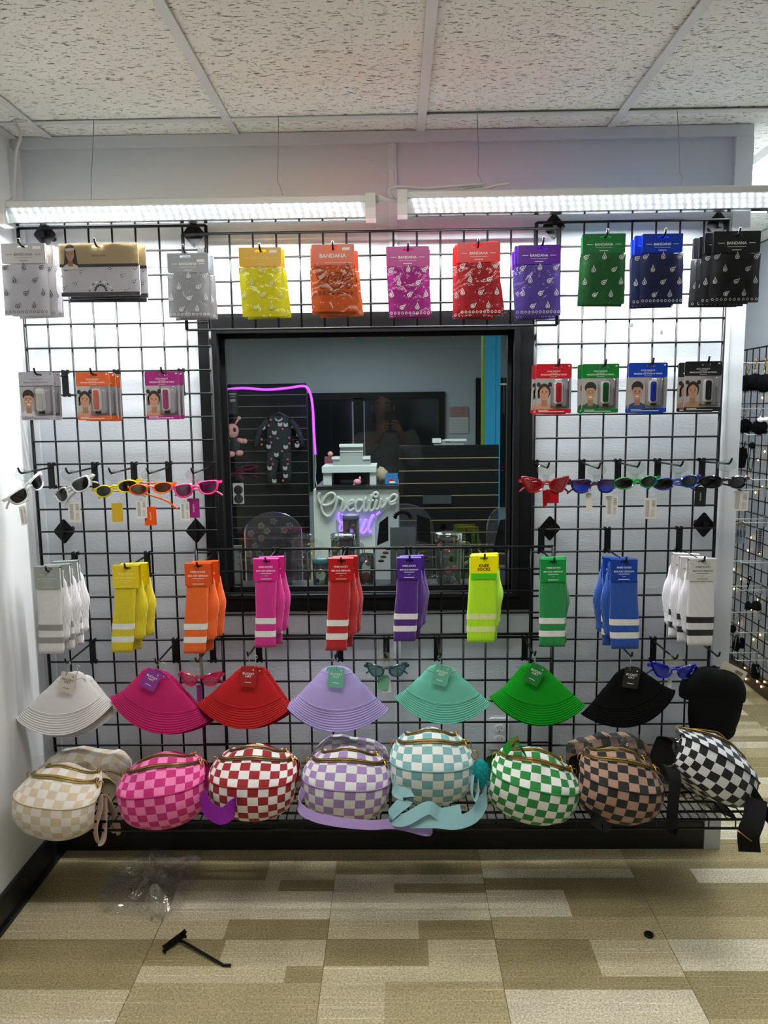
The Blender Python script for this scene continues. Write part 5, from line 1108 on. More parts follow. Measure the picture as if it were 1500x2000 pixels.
for (x, y, k) in ((530, 820, 1), (559, 831, 0), (537, 846, 0), (526, 831, 1), (553, 838, 1), (515, 836, 0), (572, 834, 1), (584, 850, 0), (529, 853, 1), (566, 855, 1), (543, 856, 1), (531, 864, 1), (566, 866, 1), (526, 873, 0), (559, 874, 0), (552, 881, 1), (541, 889, 0), (531, 896, 1), (563, 897, 1), (534, 906, 1), (528, 915, 0), (558, 915, 0), (559, 930, 0), (554, 938, 1), (537, 940, 0), (512, 868, 1), (582, 863, 1), (581, 871, 0), (512, 858, 1), (563, 906, 1), (548, 830, 0)):
    p = P(x, y, -.034 if abs(x-545) < 22 else -.026); b.cur = k
    if k: b.ball(p, (.010, .003, .010), 8, 4)
    else: b.ball(p, (.020, .003, .014), 8, 4); b.ball(p+Vector((-.012, 0, .012)), (.008, .003, .009), 6, 4); b.ball(p+Vector((.012, 0, .012)), (.008, .003, .009), 6, 4)
b.ob('print', [mat('print_puppy', 'a9a4a8', .8, bump=.05), mat('print_dot', 'b0586e', .8, bump=.05)], suit, smooth=True)
b = MB(); b.tube([P(537, 816, -.01), P(541, 821, -.035), P(545, 822, -.04), P(549, 821, -.035), P(553, 816, -.01)], .008, 6); b.ob('collar', mat('collar_white', '9a9a9c', .8, bump=.1), suit, smooth=True)
b = MB(); b.tube([P(522, 818), P(545, 806), P(568, 818)], .012, 8); b.tube([P(545, 806), P(545, 790), P(543, 786)], .003, 5); b.ob('hanger', mat('hanger_black', '17181a', .5, bump=.03), t, smooth=True)
# alien plush
o = at(454, 842, 5.9); t = thing('alien_plush', 'pink alien plush toy with antennae hanging at the left window edge', 'plush toy', o, (0, -.12, 0)); M_PLUSH = mat('pink_plush', 'd08f8c', .9, bump=.3, bscale=200)
b = MB(); b.grid(lambda u, v: (.058*math.cos(2*PI*u)*math.sin(PI*v)*(1-.25*(1-v)), .04*math.sin(2*PI*u)*math.sin(PI*v), -.058*math.cos(PI*v)+.0), 16, 11, closeu=True); hd = b.ob('head', M_PLUSH, t, smooth=True)
for s in (-1, 1):
    b = MB(); b.ball((s*.026, -.036, .008), (.013, .008, .018), 10, 7); b.ob('eye', M_BLK, hd, smooth=True)
    b = MB(); b.tube([(s*.03, 0, .05), (s*.06, 0, .085)], .008, 8); b.ball((s*.066, 0, .092), .016, 10, 7); b.ob('antenna', M_PLUSH, hd, smooth=True)
    b = MB(); b.tube([(s*.03, 0, -.075), (s*.075, -.01, -.09)], .02, 8); b.ball((s*.085, -.01, -.09), .021, 10, 7); b.ob('arm', M_PLUSH, t, smooth=True)
    b = MB(); b.ball((s*.032, -.02, -.175), (.032, .03, .024), 10, 7); b.ob('foot', M_PLUSH, t, smooth=True)
b = MB(); b.ball((0, 0, -.11), (.045, .035, .065), 12, 8); b.ob('outfit', M_SUIT, t, smooth=True)
# sticker sheet and cap and carded set near it
p = at(466, 964, 5.93); t = thing('sticker_pack', 'white pack with two black round patches on the slat wall', 'pack', p)
b = MB(); b.prism(rrect(.085, .165, .004), -.003, .003); b.ob('backing_card', mat('pack_white', 'b9bab2', .5, bump=.03), t)
for s in (-1, 1): b = MB(); b.lathe([(0, 0), (.034, 0), (.036, .004), (.020, .006), (0, .005)], 18); b.ob('patch', M_BLK, t, (0, -.003, s*.036-.006), (PI/2, 0, 0))
p = at(455, 785, 5.93); t = thing('carded_set', 'black carded set hanging above the plush toy', 'pack', p)
b = MB(); b.prism(rrect(.07, .19, .004), -.003, .003); b.ob('backing_card', M_SUIT, t)
sticker_line(t, [(-.028, .028, .06, .012), (-.02, .02, .04, .006), (-.022, .02, .012, .02)], mat('pale_print', '8d8486', .6, bump=.02), -.004)
p = at(462, 930, 5.92); b = MB(); b.tube(spline([(-.05, 0, -.02), (-.03, -.02, .02), (.02, -.02, .022), (.055, 0, -.02)], 5), [.004]*16, 6); b.tube(spline([(-.05, 0, .0), (0, -.02, .008), (.055, 0, -.03)], 5), .004, 6)
tag(b.ob('headband', mat('maroon', '5a1a30', .7, bump=.1), loc=p, smooth=True), 'maroon headband hanging on the slat wall below the plush toy', 'headband')
# white sales counter
a = at(612, 957, 5.0); c = at(778, 957, 5.0); xc = (a.x+c.x)/2; W = c.x-a.x
t = thing('sales_counter', 'white sales counter with black top behind the window', 'counter', (xc, 5.25, 0))
b = MB(); b.span((-W/2, -.25, 0), (W/2, .25, a.z)); b.ob('body', mat('counter_white', 'c9cec6', .5, bump=.05, bscale=20), t)
b = MB(); b.span((-W/2+.02, -.27, a.z), (W/2+.005, .25, a.z+.024)); b.ob('counter_top', mat('counter_black', '14181a', .4, bump=.05), t)
ZC = a.z+.024
# the script sign on its front
def zp(pts, Y): return [at(600+x/7.5, 840+y/7.5, Y) for x, y in pts]
C1 = [(185, 915), (160, 985), (190, 1070), (270, 1105), (370, 1065), (412, 985), (380, 925), (310, 935), (245, 1010), (208, 1100), (225, 1200), (285, 1262), (350, 1245), (400, 1160), (432, 1050), (455, 985), (475, 1005), (520, 1035), (510, 1110), (490, 1180), (520, 1195), (575, 1130), (620, 1090), (675, 1060), (660, 1030), (615, 1060), (592, 1130), (620, 1185), (690, 1150)]
C2 = [(810, 1040), (755, 1025), (708, 1090), (715, 1180), (765, 1195), (820, 1110), (855, 990), (828, 1110), (840, 1190), (885, 1170), (925, 1060), (945, 940), (912, 1100), (920, 1185), (965, 1170), (1005, 1090), (1020, 1020), (992, 1110), (1010, 1165), (1055, 1130), (1085, 1000), (1070, 1090), (1090, 1140), (1150, 1080), (1175, 1000), (1200, 1060), (1290, 1030), (1312, 970), (1265, 945), (1210, 1000), (1200, 1065), (1240, 1090), (1300, 1060)]
DOT = [(1005+32*math.cos(k*PI/5), 948+32*math.sin(k*PI/5)) for k in range(11)]; BAR = [(900, 1040), (980, 1030)]
oS = at(690, 1000, 4.985); t = thing('neon_sign', 'script neon sign reading Creative in white and Soul in lit purple', 'sign', oS)
b = MB()
for L_ in (C1, C2, DOT, BAR): b.tube([p-oS for p in spline(zp(L_, 4.985), 5)], .0105, 8)
b.ob('unlit_script', mat('white_silicone', 'b4b8b0', .45, bump=.03), t, smooth=True)
S1_ = [(545, 1265), (510, 1235), (480, 1200), (456, 1255), (470, 1330), (520, 1390), (530, 1450), (490, 1490), (475, 1430), (520, 1350), (570, 1310)]
S2_ = [(640, 1310), (600, 1360), (600, 1450), (650, 1490), (700, 1420), (690, 1340), (640, 1310), (720, 1330), (760, 1300)]
S3_ = [(770, 1300), (745, 1420), (770, 1500), (820, 1420), (862, 1300), (800, 1480), (830, 1505), (890, 1430), (950, 1290), (978, 1255), (945, 1260), (905, 1400), (905, 1490), (945, 1485)]
b = MB()
for L_ in (S1_, S2_, S3_, [(1010, 1242), (1066, 1195)]): b.tube([p-oS for p in spline(zp(L_, 4.985), 5)], .0075, 8)
b.ob('lit_script', mat('violet_neon', 'b090ff', .4, emit='7a48ff', estr=2.6), t, smooth=True)
l = bpy.data.lights.new('sign_glow', 'POINT'); l.energy = .25; l.color = (.45, .25, 1); l.shadow_soft_size = .08; link('sign_glow', l, t, at(695, 1020, 4.9)-oS)
# printer on the counter
Yq = 5.08; o = at(684, 950, Yq); o.z = ZC; t = thing('printer', 'white desktop printer with a tall paper tray on the sales counter', 'printer', o)
M_PR = mat('printer_white', 'c0c4c0', .4, bump=.03); M_PRG = mat('printer_grey', '8a8d88', .5, bump=.03)
def pb(name, x0, y0, x1, y1, d0, d1, m, parent=None):
    a, c = at(x0, y0, Yq)-o, at(x1, y1, Yq)-o; q = MB(); q.span((a.x, d0, max(c.z, .0)), (c.x, d1, a.z)); return q.ob(name, m, parent or t)
pb('side', 631, 921, 648, 953, 0, .3, M_PR); pb('side', 722, 921, 735, 953, 0, .3, M_PR); pb('top_cover', 629, 911, 735, 922, -.015, .3, M_PR); pb('output_bay', 648, 922, 722, 953, .16, .29, M_BLK)
tr = pb('paper_tray', 647, 895, 722, 911, .12, .26, M_PRG); pb('tray_edge', 645, 894, 661, 899, .11, .13, M_PR, tr); pb('tray_edge', 707, 894, 722, 899, .11, .13, M_PR, tr)
tw = pb('paper_rest', 660, 872, 707, 895, .18, .24, M_PRG); pb('rest_edge', 659, 870, 707, 875, .16, .24, M_PR, tw); pb('rest_line', 660, 884, 707, 885, .175, .18, M_PR, tw)
pb('paper_slot', 662, 941, 707, 947, .14, .16, mat('grey_label', '8e9090', .5, bump=.2, bscale=90))
b = MB(); p = at(698, 942, 5.05); b.ball((0, 0, .022), (.026, .02, .022), 10, 7); b.ball((.018, 0, .045), (.008, .008, .016), 8, 5); b.ball((-.016, 0, .006), (.014, .012, .008), 8, 5)
o2 = b.ob('small_plush', mat('pale_pink_plush', 'cf8a94', .9, bump=.2), loc=(p.x, 5.04, ZC), smooth=True); tag(o2, 'small pale pink plush in front of the printer', 'plush toy')
a = at(752, 933, 5.06); c = at(777, 950, 5.06); t = thing('candy_box', 'open blue candy box with a red round mark on the counter', 'box', ((a.x+c.x)/2, 5.1, ZC)); W = c.x-a.x; hz = a.z-ZC
b = MB(); b.span((-W/2, -.04, 0), (W/2, -.036, hz*.9)); b.span((-W/2, .036, 0), (W/2, .04, hz*1.5)); b.span((-W/2, -.036, 0), (-W/2+.004, .036, hz)); b.span((W/2-.004, -.036, 0), (W/2, .036, hz)); b.span((-W/2, -.04, 0), (W/2, .04, .004)); b.ob('box_body', mat('box_blue', '2a6ea8', .4, bump=.02), t)
b = MB(); flatpoly(b, oval(.018, .015, 0, hz*.55, 14), -.0405); b.cur = 1; flatpoly(b, oval(.022, .006, .006, hz*.35, 12), -.041); b.ob('mark_print', [mat('mark_red', 'b02430', .4, bump=.02), M_INK], t)
p = at(745, 930, 5.15); b = MB(); b.grid(lambda u, v: (.045*math.sin(PI*v)*math.cos(2*PI*u)*(1+.3*noise.noise(Vector((u*9, v*7, 2)))), .04*math.sin(PI*v)*math.sin(2*PI*u), .055*(1-math.cos(PI*v))+.02*noise.noise(Vector((u*8, v*6, 5)))), 20, 14, closeu=True)
tag(b.ob('cloth_bundle', mat('beige_cloth', '8d806a', .9, bump=.4, bscale=60), loc=(p.x, 5.16, ZC-.002), smooth=True), 'beige crumpled cloth bundle beside the printer', 'cloth')
p = at(641, 900, 5.35); t = thing('counter_gadget', 'small pink toy claw machine behind the printer', 'toy', (p.x, 5.42, ZC)); b = MB(); b.span((-.03, -.03, 0), (.03, .03, .17)); b.ob('cabinet', mat('gadget_pink', '7a3a4a', .5, bump=.03), t); b = MB(); b.span((-.024, -.033, .05), (.024, -.029, .12)); b.ob('window', M_BLK, t); b = MB(); b.ball((.01, 0, .19), .02, 10, 7); b.ob('topper', M_PLUSH, t, smooth=True)
# desk lamp-like scanner on the slat counter
zt = at(875, 871, 5.3).z
t = thing('label_scanner', 'white hand scanner lying on the slat counter top', 'scanner', (at(875, 868, 5.38).x, 5.4, zt)); b = MB(); b.span((-.02, -.03, .03), (.13, .03, .045)); b.ob('handle', M_PR, t); b = MB(); b.span((-.11, -.03, .02), (-.05, .03, .05)); b.ob('head', M_PR, t); b = MB(); b.tube([(-.07, 0, .025), (-.01, 0, .032), (.03, 0, .0)], .012, 8); b.ob('grip', M_PRG, t, smooth=True); b = MB(); b.span((-.10, -.02, 0), (.11, .03, .021)); b.ob('stand', M_PRG, t)
b = MB(); a = at(826, 968, 5.27); c = at(882, 984, 5.27); b.span((a.x, 5.278, c.z), (c.x, 5.29, a.z)); tag(b.ob('sign_holder', mat('dull_grey', '2e3335', .5, bump=.05)), 'grey label holder on the slat counter front', 'sign holder')
# cyan column
a = at(947, 700, 6.6); c = at(978, 700, 6.6); t = thing('painted_column', 'bright cyan painted column with a lime edge in the rear room', 'column', ((a.x+c.x)/2, 6.68, 0)); W = c.x-a.x
b = MB(); b.span((-W/2, -.08, 0), (W/2, .08, CEIL)); b.ob('shaft', mat('cyan_paint', '1ea6d8', .5, bump=.05), t)
b = MB(); b.span((-W/2-.014, -.084, 0), (-W/2, .08, CEIL)); b.ob('lime_edge', mat('lime_paint', '7a9a1c', .5, bump=.05), t)
b = MB(); b.span((W*.18, -.084, 0), (W*.21, -.08, CEIL)); b.ob('groove', mat('cyan_dark', '13789c', .5, bump=.05), t)
# rear wall window, door, calendar
YR = 9.2
t = struct(link('window_2', None, None, (0, 0, 0)))
def rb(name, x0, y0, x1, y1, m, parent, d=.05, back=0):
    a, c = at(x0, y0, YR-d), at(x1, y1, YR-d); q = MB(); q.span((a.x, YR-d, c.z), (c.x, YR-.001-back, a.z)); return q.ob(name, m, parent)
M_DK = mat('dark_pane', '15191c', .12, spec=.6, bump=.01)
rb('frame_head', 600, 768, 869, 778, M_BLACKW, t); rb('frame_jamb', 600, 778, 612, 960, M_BLACKW, t); rb('frame_jamb', 858, 778, 869, 960, M_BLACKW, t); rb('mullion', 690, 778, 712, 960, M_BLACKW, t)
rb('pane', 612, 778, 690, 960, M_DK, t, .02); rb('pane', 712, 778, 858, 960, M_DK, t, .02); rb('sash', 646, 780, 650, 960, mat('sash_grey', '2b3033', .4, bump=.03), t, .03)
t = struct(link('door_1', None, None, (0, 0, 0)))
rb('door_frame', 930, 738, 941, 990, M_BLACKW, t, .06); rb('door_frame', 941, 738, 1010, 748, M_BLACKW, t, .06); rb('door_panel', 941, 748, 1010, 990, mat('door_glow_white', 'b8bec4', .5, emit='dfe8f0', estr=.25, bump=.03), t, .02); rb('door_frame', 977, 752, 1010, 990, M_BLACKW, t, .09)  # door panel glows faintly, standing in for light beyond it
a = at(878, 794, YR-.02); c = at(915, 846, YR-.02); t = thing('wall_calendar', 'wall calendar with a reddish picture above the white month page', 'calendar', ((a.x+c.x)/2, YR-.012, c.z)); W = c.x-a.x; Hh = a.z-c.z
b = MB(); b.box((0, 0, Hh*.3), (W, .01, Hh*.6)); pg = b.ob('month_page', mat('paper_white', 'a9a8ac', .7, bump=.02), t)
b = MB(); b.box((0, -.001, Hh*.8), (W*.98, .01, Hh*.38)); pc = b.ob('picture_page', mat('photo_red', '8a6a68', .6, vary=.6, vscale=14, bump=.02), t)
sticker_line(pg, [(-W*.45, W*.45, Hh*(.08+.1*k), .004) for k in range(5)], mat('rule_grey', '86868c', .6, bump=.02), -.0055)
# ================================================================ things on the sill behind the glass
ZS = WZ0-.03
M_CUP = film('clear_cup', 'eef4f4', .10, .03, 0, body=.06); M_PVC = film('clear_pvc', 'f2f2f8', .07, .06, .2, 12, body=.10, bodycol='b8b4c0')
def sill(px, Y): p = at(px, 1150, Y); return Vector((p.x, Y, ZS))
def cup(label, px, Y, w_px, top_py, lidcol=None, straw=False, handle=False, decals=(), lid_h=.02, body=None):
    p = sill(px, Y); h = at(px, top_py, Y).z-ZS; r = w_px/2/540*Y/2.75
    t = thing('clear_cup', label, 'cup', p, group='clear cups on the window sill')
    b = MB(); b.lathe([(0, .002), (r*.85, .002), (r*.9, .01), (r, h*.5), (r, h-lid_h), (r*.96, h-lid_h), (r*.93, h*.5), (r*.84, .012), (0, .012)], 24); b.ob('glass', body or M_CUP, t, smooth=True)
    if lidcol:
        b = MB(); b.lathe([(0, h), (r*.9, h), (r*1.04, h-.004), (r*1.04, h-lid_h), (r*.9, h-lid_h)], 24); b.ob('lid', lidcol, t, smooth=True)
    if straw:
        b = MB(); b.tube([(-.2*r, 0, .03), (-.5*r, -.004, h+.05)], .0035, 8); b.ob('straw', mat('straw_clear', 'b8c4cc', .3, bump=.02), t, smooth=True)
    if handle:
        b = MB(); b.tube(spline([(r*.95, 0, h*.8), (r*1.55, 0, h*.78), (r*1.65, 0, h*.5), (r*.95, 0, h*.4)], 6), .006, 8); b.ob('handle', M_CUP, t, smooth=True)
    for (dx, dz, s, col) in decals:
        b = MB(); a = math.asin(max(-.9, min(.9, dx))); b.ball((r*1.01*math.sin(a), -r*1.01*math.cos(a), dz*h), (s*.9, .0015, s), 10, 5); b.ob('decal', mat('decal_'+col, col, .5, bump=.02), t, smooth=True)
    return t
cup('short glass can with a pale blue lid on the window sill', 627, 2.73, 32, 1090, mat('lid_blue', '6aa0b0', .35, bump=.02), decals=((0, .62, .008, 'b0b020'), (-.3, .35, .008, '2a4a70'), (.4, .3, .007, '9aa030')))
cup('wide clear mug with yellow dots and a straw on the sill', 672, 2.76, 48, 1042, M_CUP, straw=True, handle=True, decals=((-.6, .75, .012, 'c0a81c'), (.3, .4, .012, 'c0a81c'), (0, .3, .010, '222222')))
cup('tall clear tumbler with black flower prints behind the mug', 688, 2.87, 33, 1005, mat('lid_lavender', '8a86b8', .4, bump=.02), decals=((-.3, .78, .008, '3a3a40'), (.5, .70, .008, '3a3a40'), (.3, .86, .006, '8a8a90')), lid_h=.016)
cup('clear tumbler with pink hearts and a black straw topper', 876, 2.76, 52, 1040, M_CUP, straw=False, handle=True, decals=((-.7, .78, .012, 'd07a80'), (-.2, .74, .013, 'd07a80'), (.3, .9, .009, 'c46a72'), (.2, .56, .012, '1c1c1e'), (-.1, .36, .014, 'd07a80'), (.4, .38, .013, 'd07a80'), (-.1, .16, .012, '1c1c1e'), (.5, .12, .010, 'c46a72')), lid_h=.03)
fur(sill(866, 2.76)+Vector((0, 0, at(866, 1028, 2.76).z-ZS)), .014, .014, '0b0c0e', 'straw_topper', n=60, rr=.004); tag(bpy.data.objects['straw_topper'], 'black fluffy straw topper on the tumbler with hearts', 'straw topper')
cup('small glass with brown contents right of the mug', 716, 2.78, 30, 1072, None, decals=((0, .3, .02, '7a5548'), (-.4, .75, .012, '8a8aa0'), (.3, .65, .01, '9a6a70')))
def arch(label, px0, px1, top, Y, panels, hump=.5, name='clear_package'):
    a = sill(px0, Y); c = sill(px1, Y); W = c.x-a.x; h = at((px0+px1)/2, top, Y).z-ZS
    t = thing(name, label, 'package', ((a.x+c.x)/2, Y, ZS), group='clear packages on the window sill')
    out = [(-W/2, 0), (W/2, 0), (W/2, h*.72)]+[(W/2*math.cos(k*PI/14), h*.72+h*.28*math.sin(k*PI/14)) for k in range(1, 14)]+[(-W/2, h*.72)]
    b = MB(); b.prism(out, -.012, .012); b.ob('clear_shell', M_PVC, t)
    for nm, pts, m in panels:
        b = MB(); b.prism([(x*W, z*h) for x, z in pts], -.0145, -.0125); b.ob(nm, m, t)
    return t, W, h
M_PGREY = mat('insert_grey', '75787c', .4, bump=.03); M_PBLK = mat('print_dark', '17181c', .3, bump=.6, bscale=60, vary=.5, vscale=40)
t, W, h = arch('clear arched package with two black picture panels and grey card', 734, 846, 984, 2.80, [('grey_card', [(-.24, .02), (.2, .02), (.2, .72), (-.24, .72)], M_PGREY), ('picture_panel', [(-.47, .5), (-.27, .56), (-.27, .86), (-.42, .78)], M_PBLK), ('picture_panel', [(.22, .56), (.46, .52), (.44, .82), (.22, .88)], M_PBLK)])
b = MB()
for k in range(11): an = PI*(k+.0)/10; flatpoly(b, drop(.028*math.cos(an)-.02*W, h*.84+.02*math.sin(an), .012, an-PI/2), -.0148)
b.ob('lotus_print', M_BLK, t)
for s in (-1, 1):
    for k in range(4): b = MB(); b.ball((s*W*(.28+.04*k), -.014, h*(.46-.05*k)), (.012, .002, .006), 8, 5); b.ob('decal', mat('decal_'+('7a3038', '8a5a3a', '6a4a52', '3a3a48')[k], ('7a3038', '8a5a3a', '6a4a52', '3a3a48')[k], .5, bump=.02), t, smooth=True)
t, W, h = arch('clear arched package with blossom and heart decals on the left', 482, 592, 1000, 2.79, [('grey_card', [(-.15, .02), (.32, .02), (.32, .62), (-.15, .66)], film('card_haze', 'cfcfd2', .06, .1, 0, body=.35, bodycol='6e7072'))])
for k, (x, z) in enumerate(((-.38, .72), (.02, .88), (-.2, .82), (.2, .76), (-.32, .55), (-.42, .45), (-.2, .66), (.3, .82), (-.1, .75), (-.35, .35), (-.25, .45))):
    b = MB()
    for q in range(5): b.ball((x*W+.008*math.cos(q*1.256), -.014, z*h+.008*math.sin(q*1.256)), (.007, .0016, .007), 7, 4)
    b.ob('decal', mat('decal_blossom%d' % (k % 3), ('8a7476', '76727a', '8a8078')[k % 3], .6, bump=.02), t, smooth=True)
t, W, h = arch('dark printed clear package leaning at the right window edge', 950, 1004, 992, 2.78, [('picture_panel', [(-.3, .45), (.46, .42), (.46, .88), (-.05, .85)], M_PBLK), ('picture_panel', [(-.42, .28), (.46, .27), (.46, .4), (-.36, .42)], mat('print_mauve', '4a3a44', .4, vary=.7, vscale=60, bump=.1)), ('grey_card', [(-.1, .02), (.46, .02), (.46, .25), (-.1, .25)], M_PGREY)])
a = sill(464, 2.84); t = thing('paper_packet', 'tall beige paper packet with scroll ornament at the left of the sill', 'packet', a); b = MB(); b.prism(rrect(.042, .15, .002, 0, .075), -.004, .004); b.ob('packet_body', mat('packet_beige', '9a9486', .7, bump=.05), t)
b = MB()
for k in range(5): flatpoly(b, drop(.0+.009*(-1)**k, .08+.012*k, .008, k*1.3), -.0045)
b.ob('scroll_print', mat('scroll_grey', '77736a', .7, bump=.02), t)
def wrapmesh(cx, cy, W, Hh, seed, amp=.02): 
    b = MB(); b.grid(lambda u, v: ((u-.5)*W+noise.noise(Vector((v*6, seed, u*3)))*amp, noise.noise(Vector((u*7, v*7, seed)))*amp-.0, v*Hh*(1-.5*abs(u-.5))+noise.noise(Vector((u*8, seed, v*5)))*amp*.5), 18, 14); return b
a = sill(598, 2.86); b = wrapmesh(0, 0, .13, .20, 4, .03); tag(b.ob('plastic_sleeve', M_WRAP, loc=a+Vector((0, 0, .004))), 'crumpled clear sleeve slumped right of the arched blossom package', 'sleeve')
a = sill(858, 2.70); b = wrapmesh(0, 0, .12, .05, 9, .02); tag(b.ob('plastic_sleeve', M_WRAP, loc=a+Vector((0, 0, .012))), 'crumpled clear sleeve lying at the foot of the heart tumbler', 'sleeve')
# ================================================================ the right-hand wall with its own grid
XG = XR-.03
grid_panel('tall black wire grid panel on the far right wall', XG, 1.885, 24, 24, 3.45, SQ, SQ, 'y')
M_WHOOK = mat('white_hook', 'cfd2d2', .35, bump=.03); M_ACR = film('clear_clip', 'f0f4f6', .1, .05, 0, body=.25, bodycol='b8c0c8')
def whook(px, py, what, ln=.16):
    p = atx(px, py, XG-ln); t = thing('white_hook', 'white wire hook on the right wall grid '+what, 'hook', (XG-.006, p.y, p.z), group='white hooks on the right wall')
    b = MB(); b.tube([(0, 0, 0), (-ln+.012, 0, 0), (-ln, 0, .008)], .0026, 6); b.ob('rod', M_WHOOK, t, smooth=True)
    b = MB(); b.box((0, 0, -.012), (.005, .03, .06)); b.ob('clip', M_ACR, t); return p
HK = [(1452, 709, 'topmost, holding fur keyrings'), (1447, 798, 'holding puff keyrings'), (1456, 849, 'below the puff keyrings'), (1467, 937, 'right of the black sunglasses'), (1438, 956, 'behind the white price tag'), (1437, 1014, 'holding clear packets'), (1453, 1021, 'holding the bead strip'), (1433, 1096, 'under the clear packets'), (1446, 1099, 'holding the key charm'), (1430, 1145, 'beside the key charm'), (1444, 1153, 'holding two bells'), (1428, 1196, 'holding the black purse'), (1441, 1236, 'holding the small clicker'), (1424, 1275, 'holding the cone keyring'), (1438, 1290, 'lowest')]
HP = [whook(px, py, w_) for px, py, w_ in HK]
M_SOOT = mat('soft_black', '060708', .85, spec=.12, bump=.3, bscale=150)
def fuzz(px, py, X, r, label, name='fur_keyring', ring=True, metal='gold'):
    p = atx(px, py, X); t = thing(name, label, 'keyring', p, group='fur keyrings on the right wall')
    fur((0, 0, 0), r, r, '0a0a0c', 'fur_ball', t, n=130, rr=r*.22, seed=px)
    m = M_GOLD if metal == 'gold' else M_STEEL
    b = MB(); b.tube([(0, 0, r*.8), (0, 0, r*1.25)], .003, 6)
    for k in range(3): b.tube([(.004*k-.004+.009*math.cos(q*PI/4), .010*math.cos(q*PI/4), r*1.5+.016*k+.010*math.sin(q*PI/4)) for q in range(8)], .0022, 5, closed=True)
    b.ob('chain', m, t, smooth=True); return t
fuzz(1458, 748, 1.86, .050, 'black fur keyring with gold chain nearest the wall end, upper row'); fuzz(1474, 746, 1.82, .050, 'black fur keyring with gold chain in the middle, upper row'); fuzz(1492, 749, 1.80, .052, 'black fur keyring with gold chain at the picture edge, upper row')
fuzz(1455, 832, 1.84, .044, 'black puff keyring with silver chain nearest the wall end, second row', metal='s'); t = fuzz(1484, 834, 1.80, .045, 'black puff keyring with a white bow at the picture edge', metal='s')
b = MB(); b.ball((-.012, -.03, .036), (.018, .012, .012), 10, 6); b.ball((.014, -.03, .038), (.018, .012, .012), 10, 6); b.ob('bow', mat('bow_white', 'd8d8d8', .7, bump=.1), t, smooth=True)
p = atx(1450, 893, 1.88); t = thing('sleep_mask', 'two black face coverings hanging on the right wall', 'mask', p); b = MB()
b.prism([(-.022, -.06), (.02, -.055), (.03, .01), (.018, .05), (-.03, .05), (-.035, -.01)], -.008, .008); b.ob('fabric', M_SOOT, t, rot=(0, .1, .5)); b = MB(); b.tube([(0, 0, .05), (-.008, 0, .08), (.012, 0, .085), (.004, 0, .05)], .003, 5); b.ob('loop', M_SOOT, t, smooth=True)
p = atx(1469, 870, 1.86); t = thing('lanyard', 'black lanyard with a round pendant and long cords', 'lanyard', p); b = MB(); b.ball((0, 0, 0), (.018, .012, .018), 12, 8); b.ob('pendant', M_SOOT, t, smooth=True); b = MB(); b.tube(spline([(-.006, 0, -.015), (-.012, 0, -.09), (-.008, 0, -.125), (.004, 0, -.125), (.01, 0, -.06), (.006, 0, -.015)], 5), .0022, 5); b.ob('cord', M_SOOT, t, smooth=True)
for k, (px, lab) in enumerate(((1440, 'leftmost clear packet with dark charm on the right wall'), (1446, 'middle clear packet with dark charm on the right wall'), (1453, 'rightmost clear packet with dark charm on the right wall'))):
    p = atx(px, 1042, 1.86+.01*k); t = thing('clear_packet', lab, 'packet', p, group='clear charm packets'); b = MB(); b.prism(rrect(.020, .11, .003), -.003, .003); b.ob('sleeve', M_ACR, t, rot=(0, 0, .5)); b = MB(); b.ball((0, 0, 0), (.006, .004, .025), 8, 6); b.ob('charm', M_SOOT, t, smooth=True); b = MB(); b.ball((0, 0, .058), (.012, .008, .006), 8, 5); b.ob('gold_tie', M_GOLD, t, smooth=True)
p = atx(1484, 1056, 1.85); t = thing('bead_strip', 'dark beaded strip hanging on the right wall', 'beads', p)
for k in range(12): b = MB(); b.ball((0, 0, .06-.011*k), (.011, .008, .005), 8, 5); b.ob('bead', mat('bead_dark', '2b2c30', .3, metal=.5, bump=.1), t, smooth=True)
for px, lab in ((1461, 'smaller black bell charm on the right wall'), (1477, 'larger black bell charm on the right wall')):
    p = atx(px, 1182, 1.86); t = thing('bell_charm', lab, 'charm', p, group='black bell charms'); r = .017 if px < 1470 else .026
    b = MB(); b.lathe([(0, .022), (r*.5, .020), (r*.9, .008), (r, -.014), (r, -.022), (0, -.022)], 14); b.ob('bell', M_SOOT, t, smooth=True); b = MB(); b.tube([(0, 0, .02), (.002, 0, .05)], .002, 5); b.tube([(.008*math.cos(q*PI/4), 0, .058+.008*math.sin(q*PI/4)) for q in range(8)], .0016, 5, closed=True); b.ob('chain', M_SOOT, t, smooth=True)
p = atx(1464, 1137, 1.86); t = thing('key_charm', 'black key shaped charm hanging on the right wall', 'charm', p); b = MB(); b.tube([(.008*math.cos(q*PI/5), 0, .02+.012*math.sin(q*PI/5)) for q in range(10)], .003, 6, closed=True); b.tube([(0, 0, .008), (-.006, 0, -.03)], .003, 6); b.tube([(-.003, 0, -.012), (-.014, 0, -.010)], .003, 6); b.ob('key', M_SOOT, t, smooth=True); b = MB(); b.tube([(0, 0, .032), (.004, 0, .07)], .0014, 5); b.ob('chain', M_STEEL, t, smooth=True)
p = atx(1431, 1228, 1.88); t = thing('purse_charm', 'black round purse charm beside the wall end', 'charm', p); b = MB(); b.ball((0, 0, 0), (.02, .016, .024), 12, 8); b.ob('purse', M_SOOT, t, smooth=True); b = MB(); b.tube([(0, 0, .02), (.003, 0, .05)], .002, 5); b.ob('chain', M_STEEL, t, smooth=True)
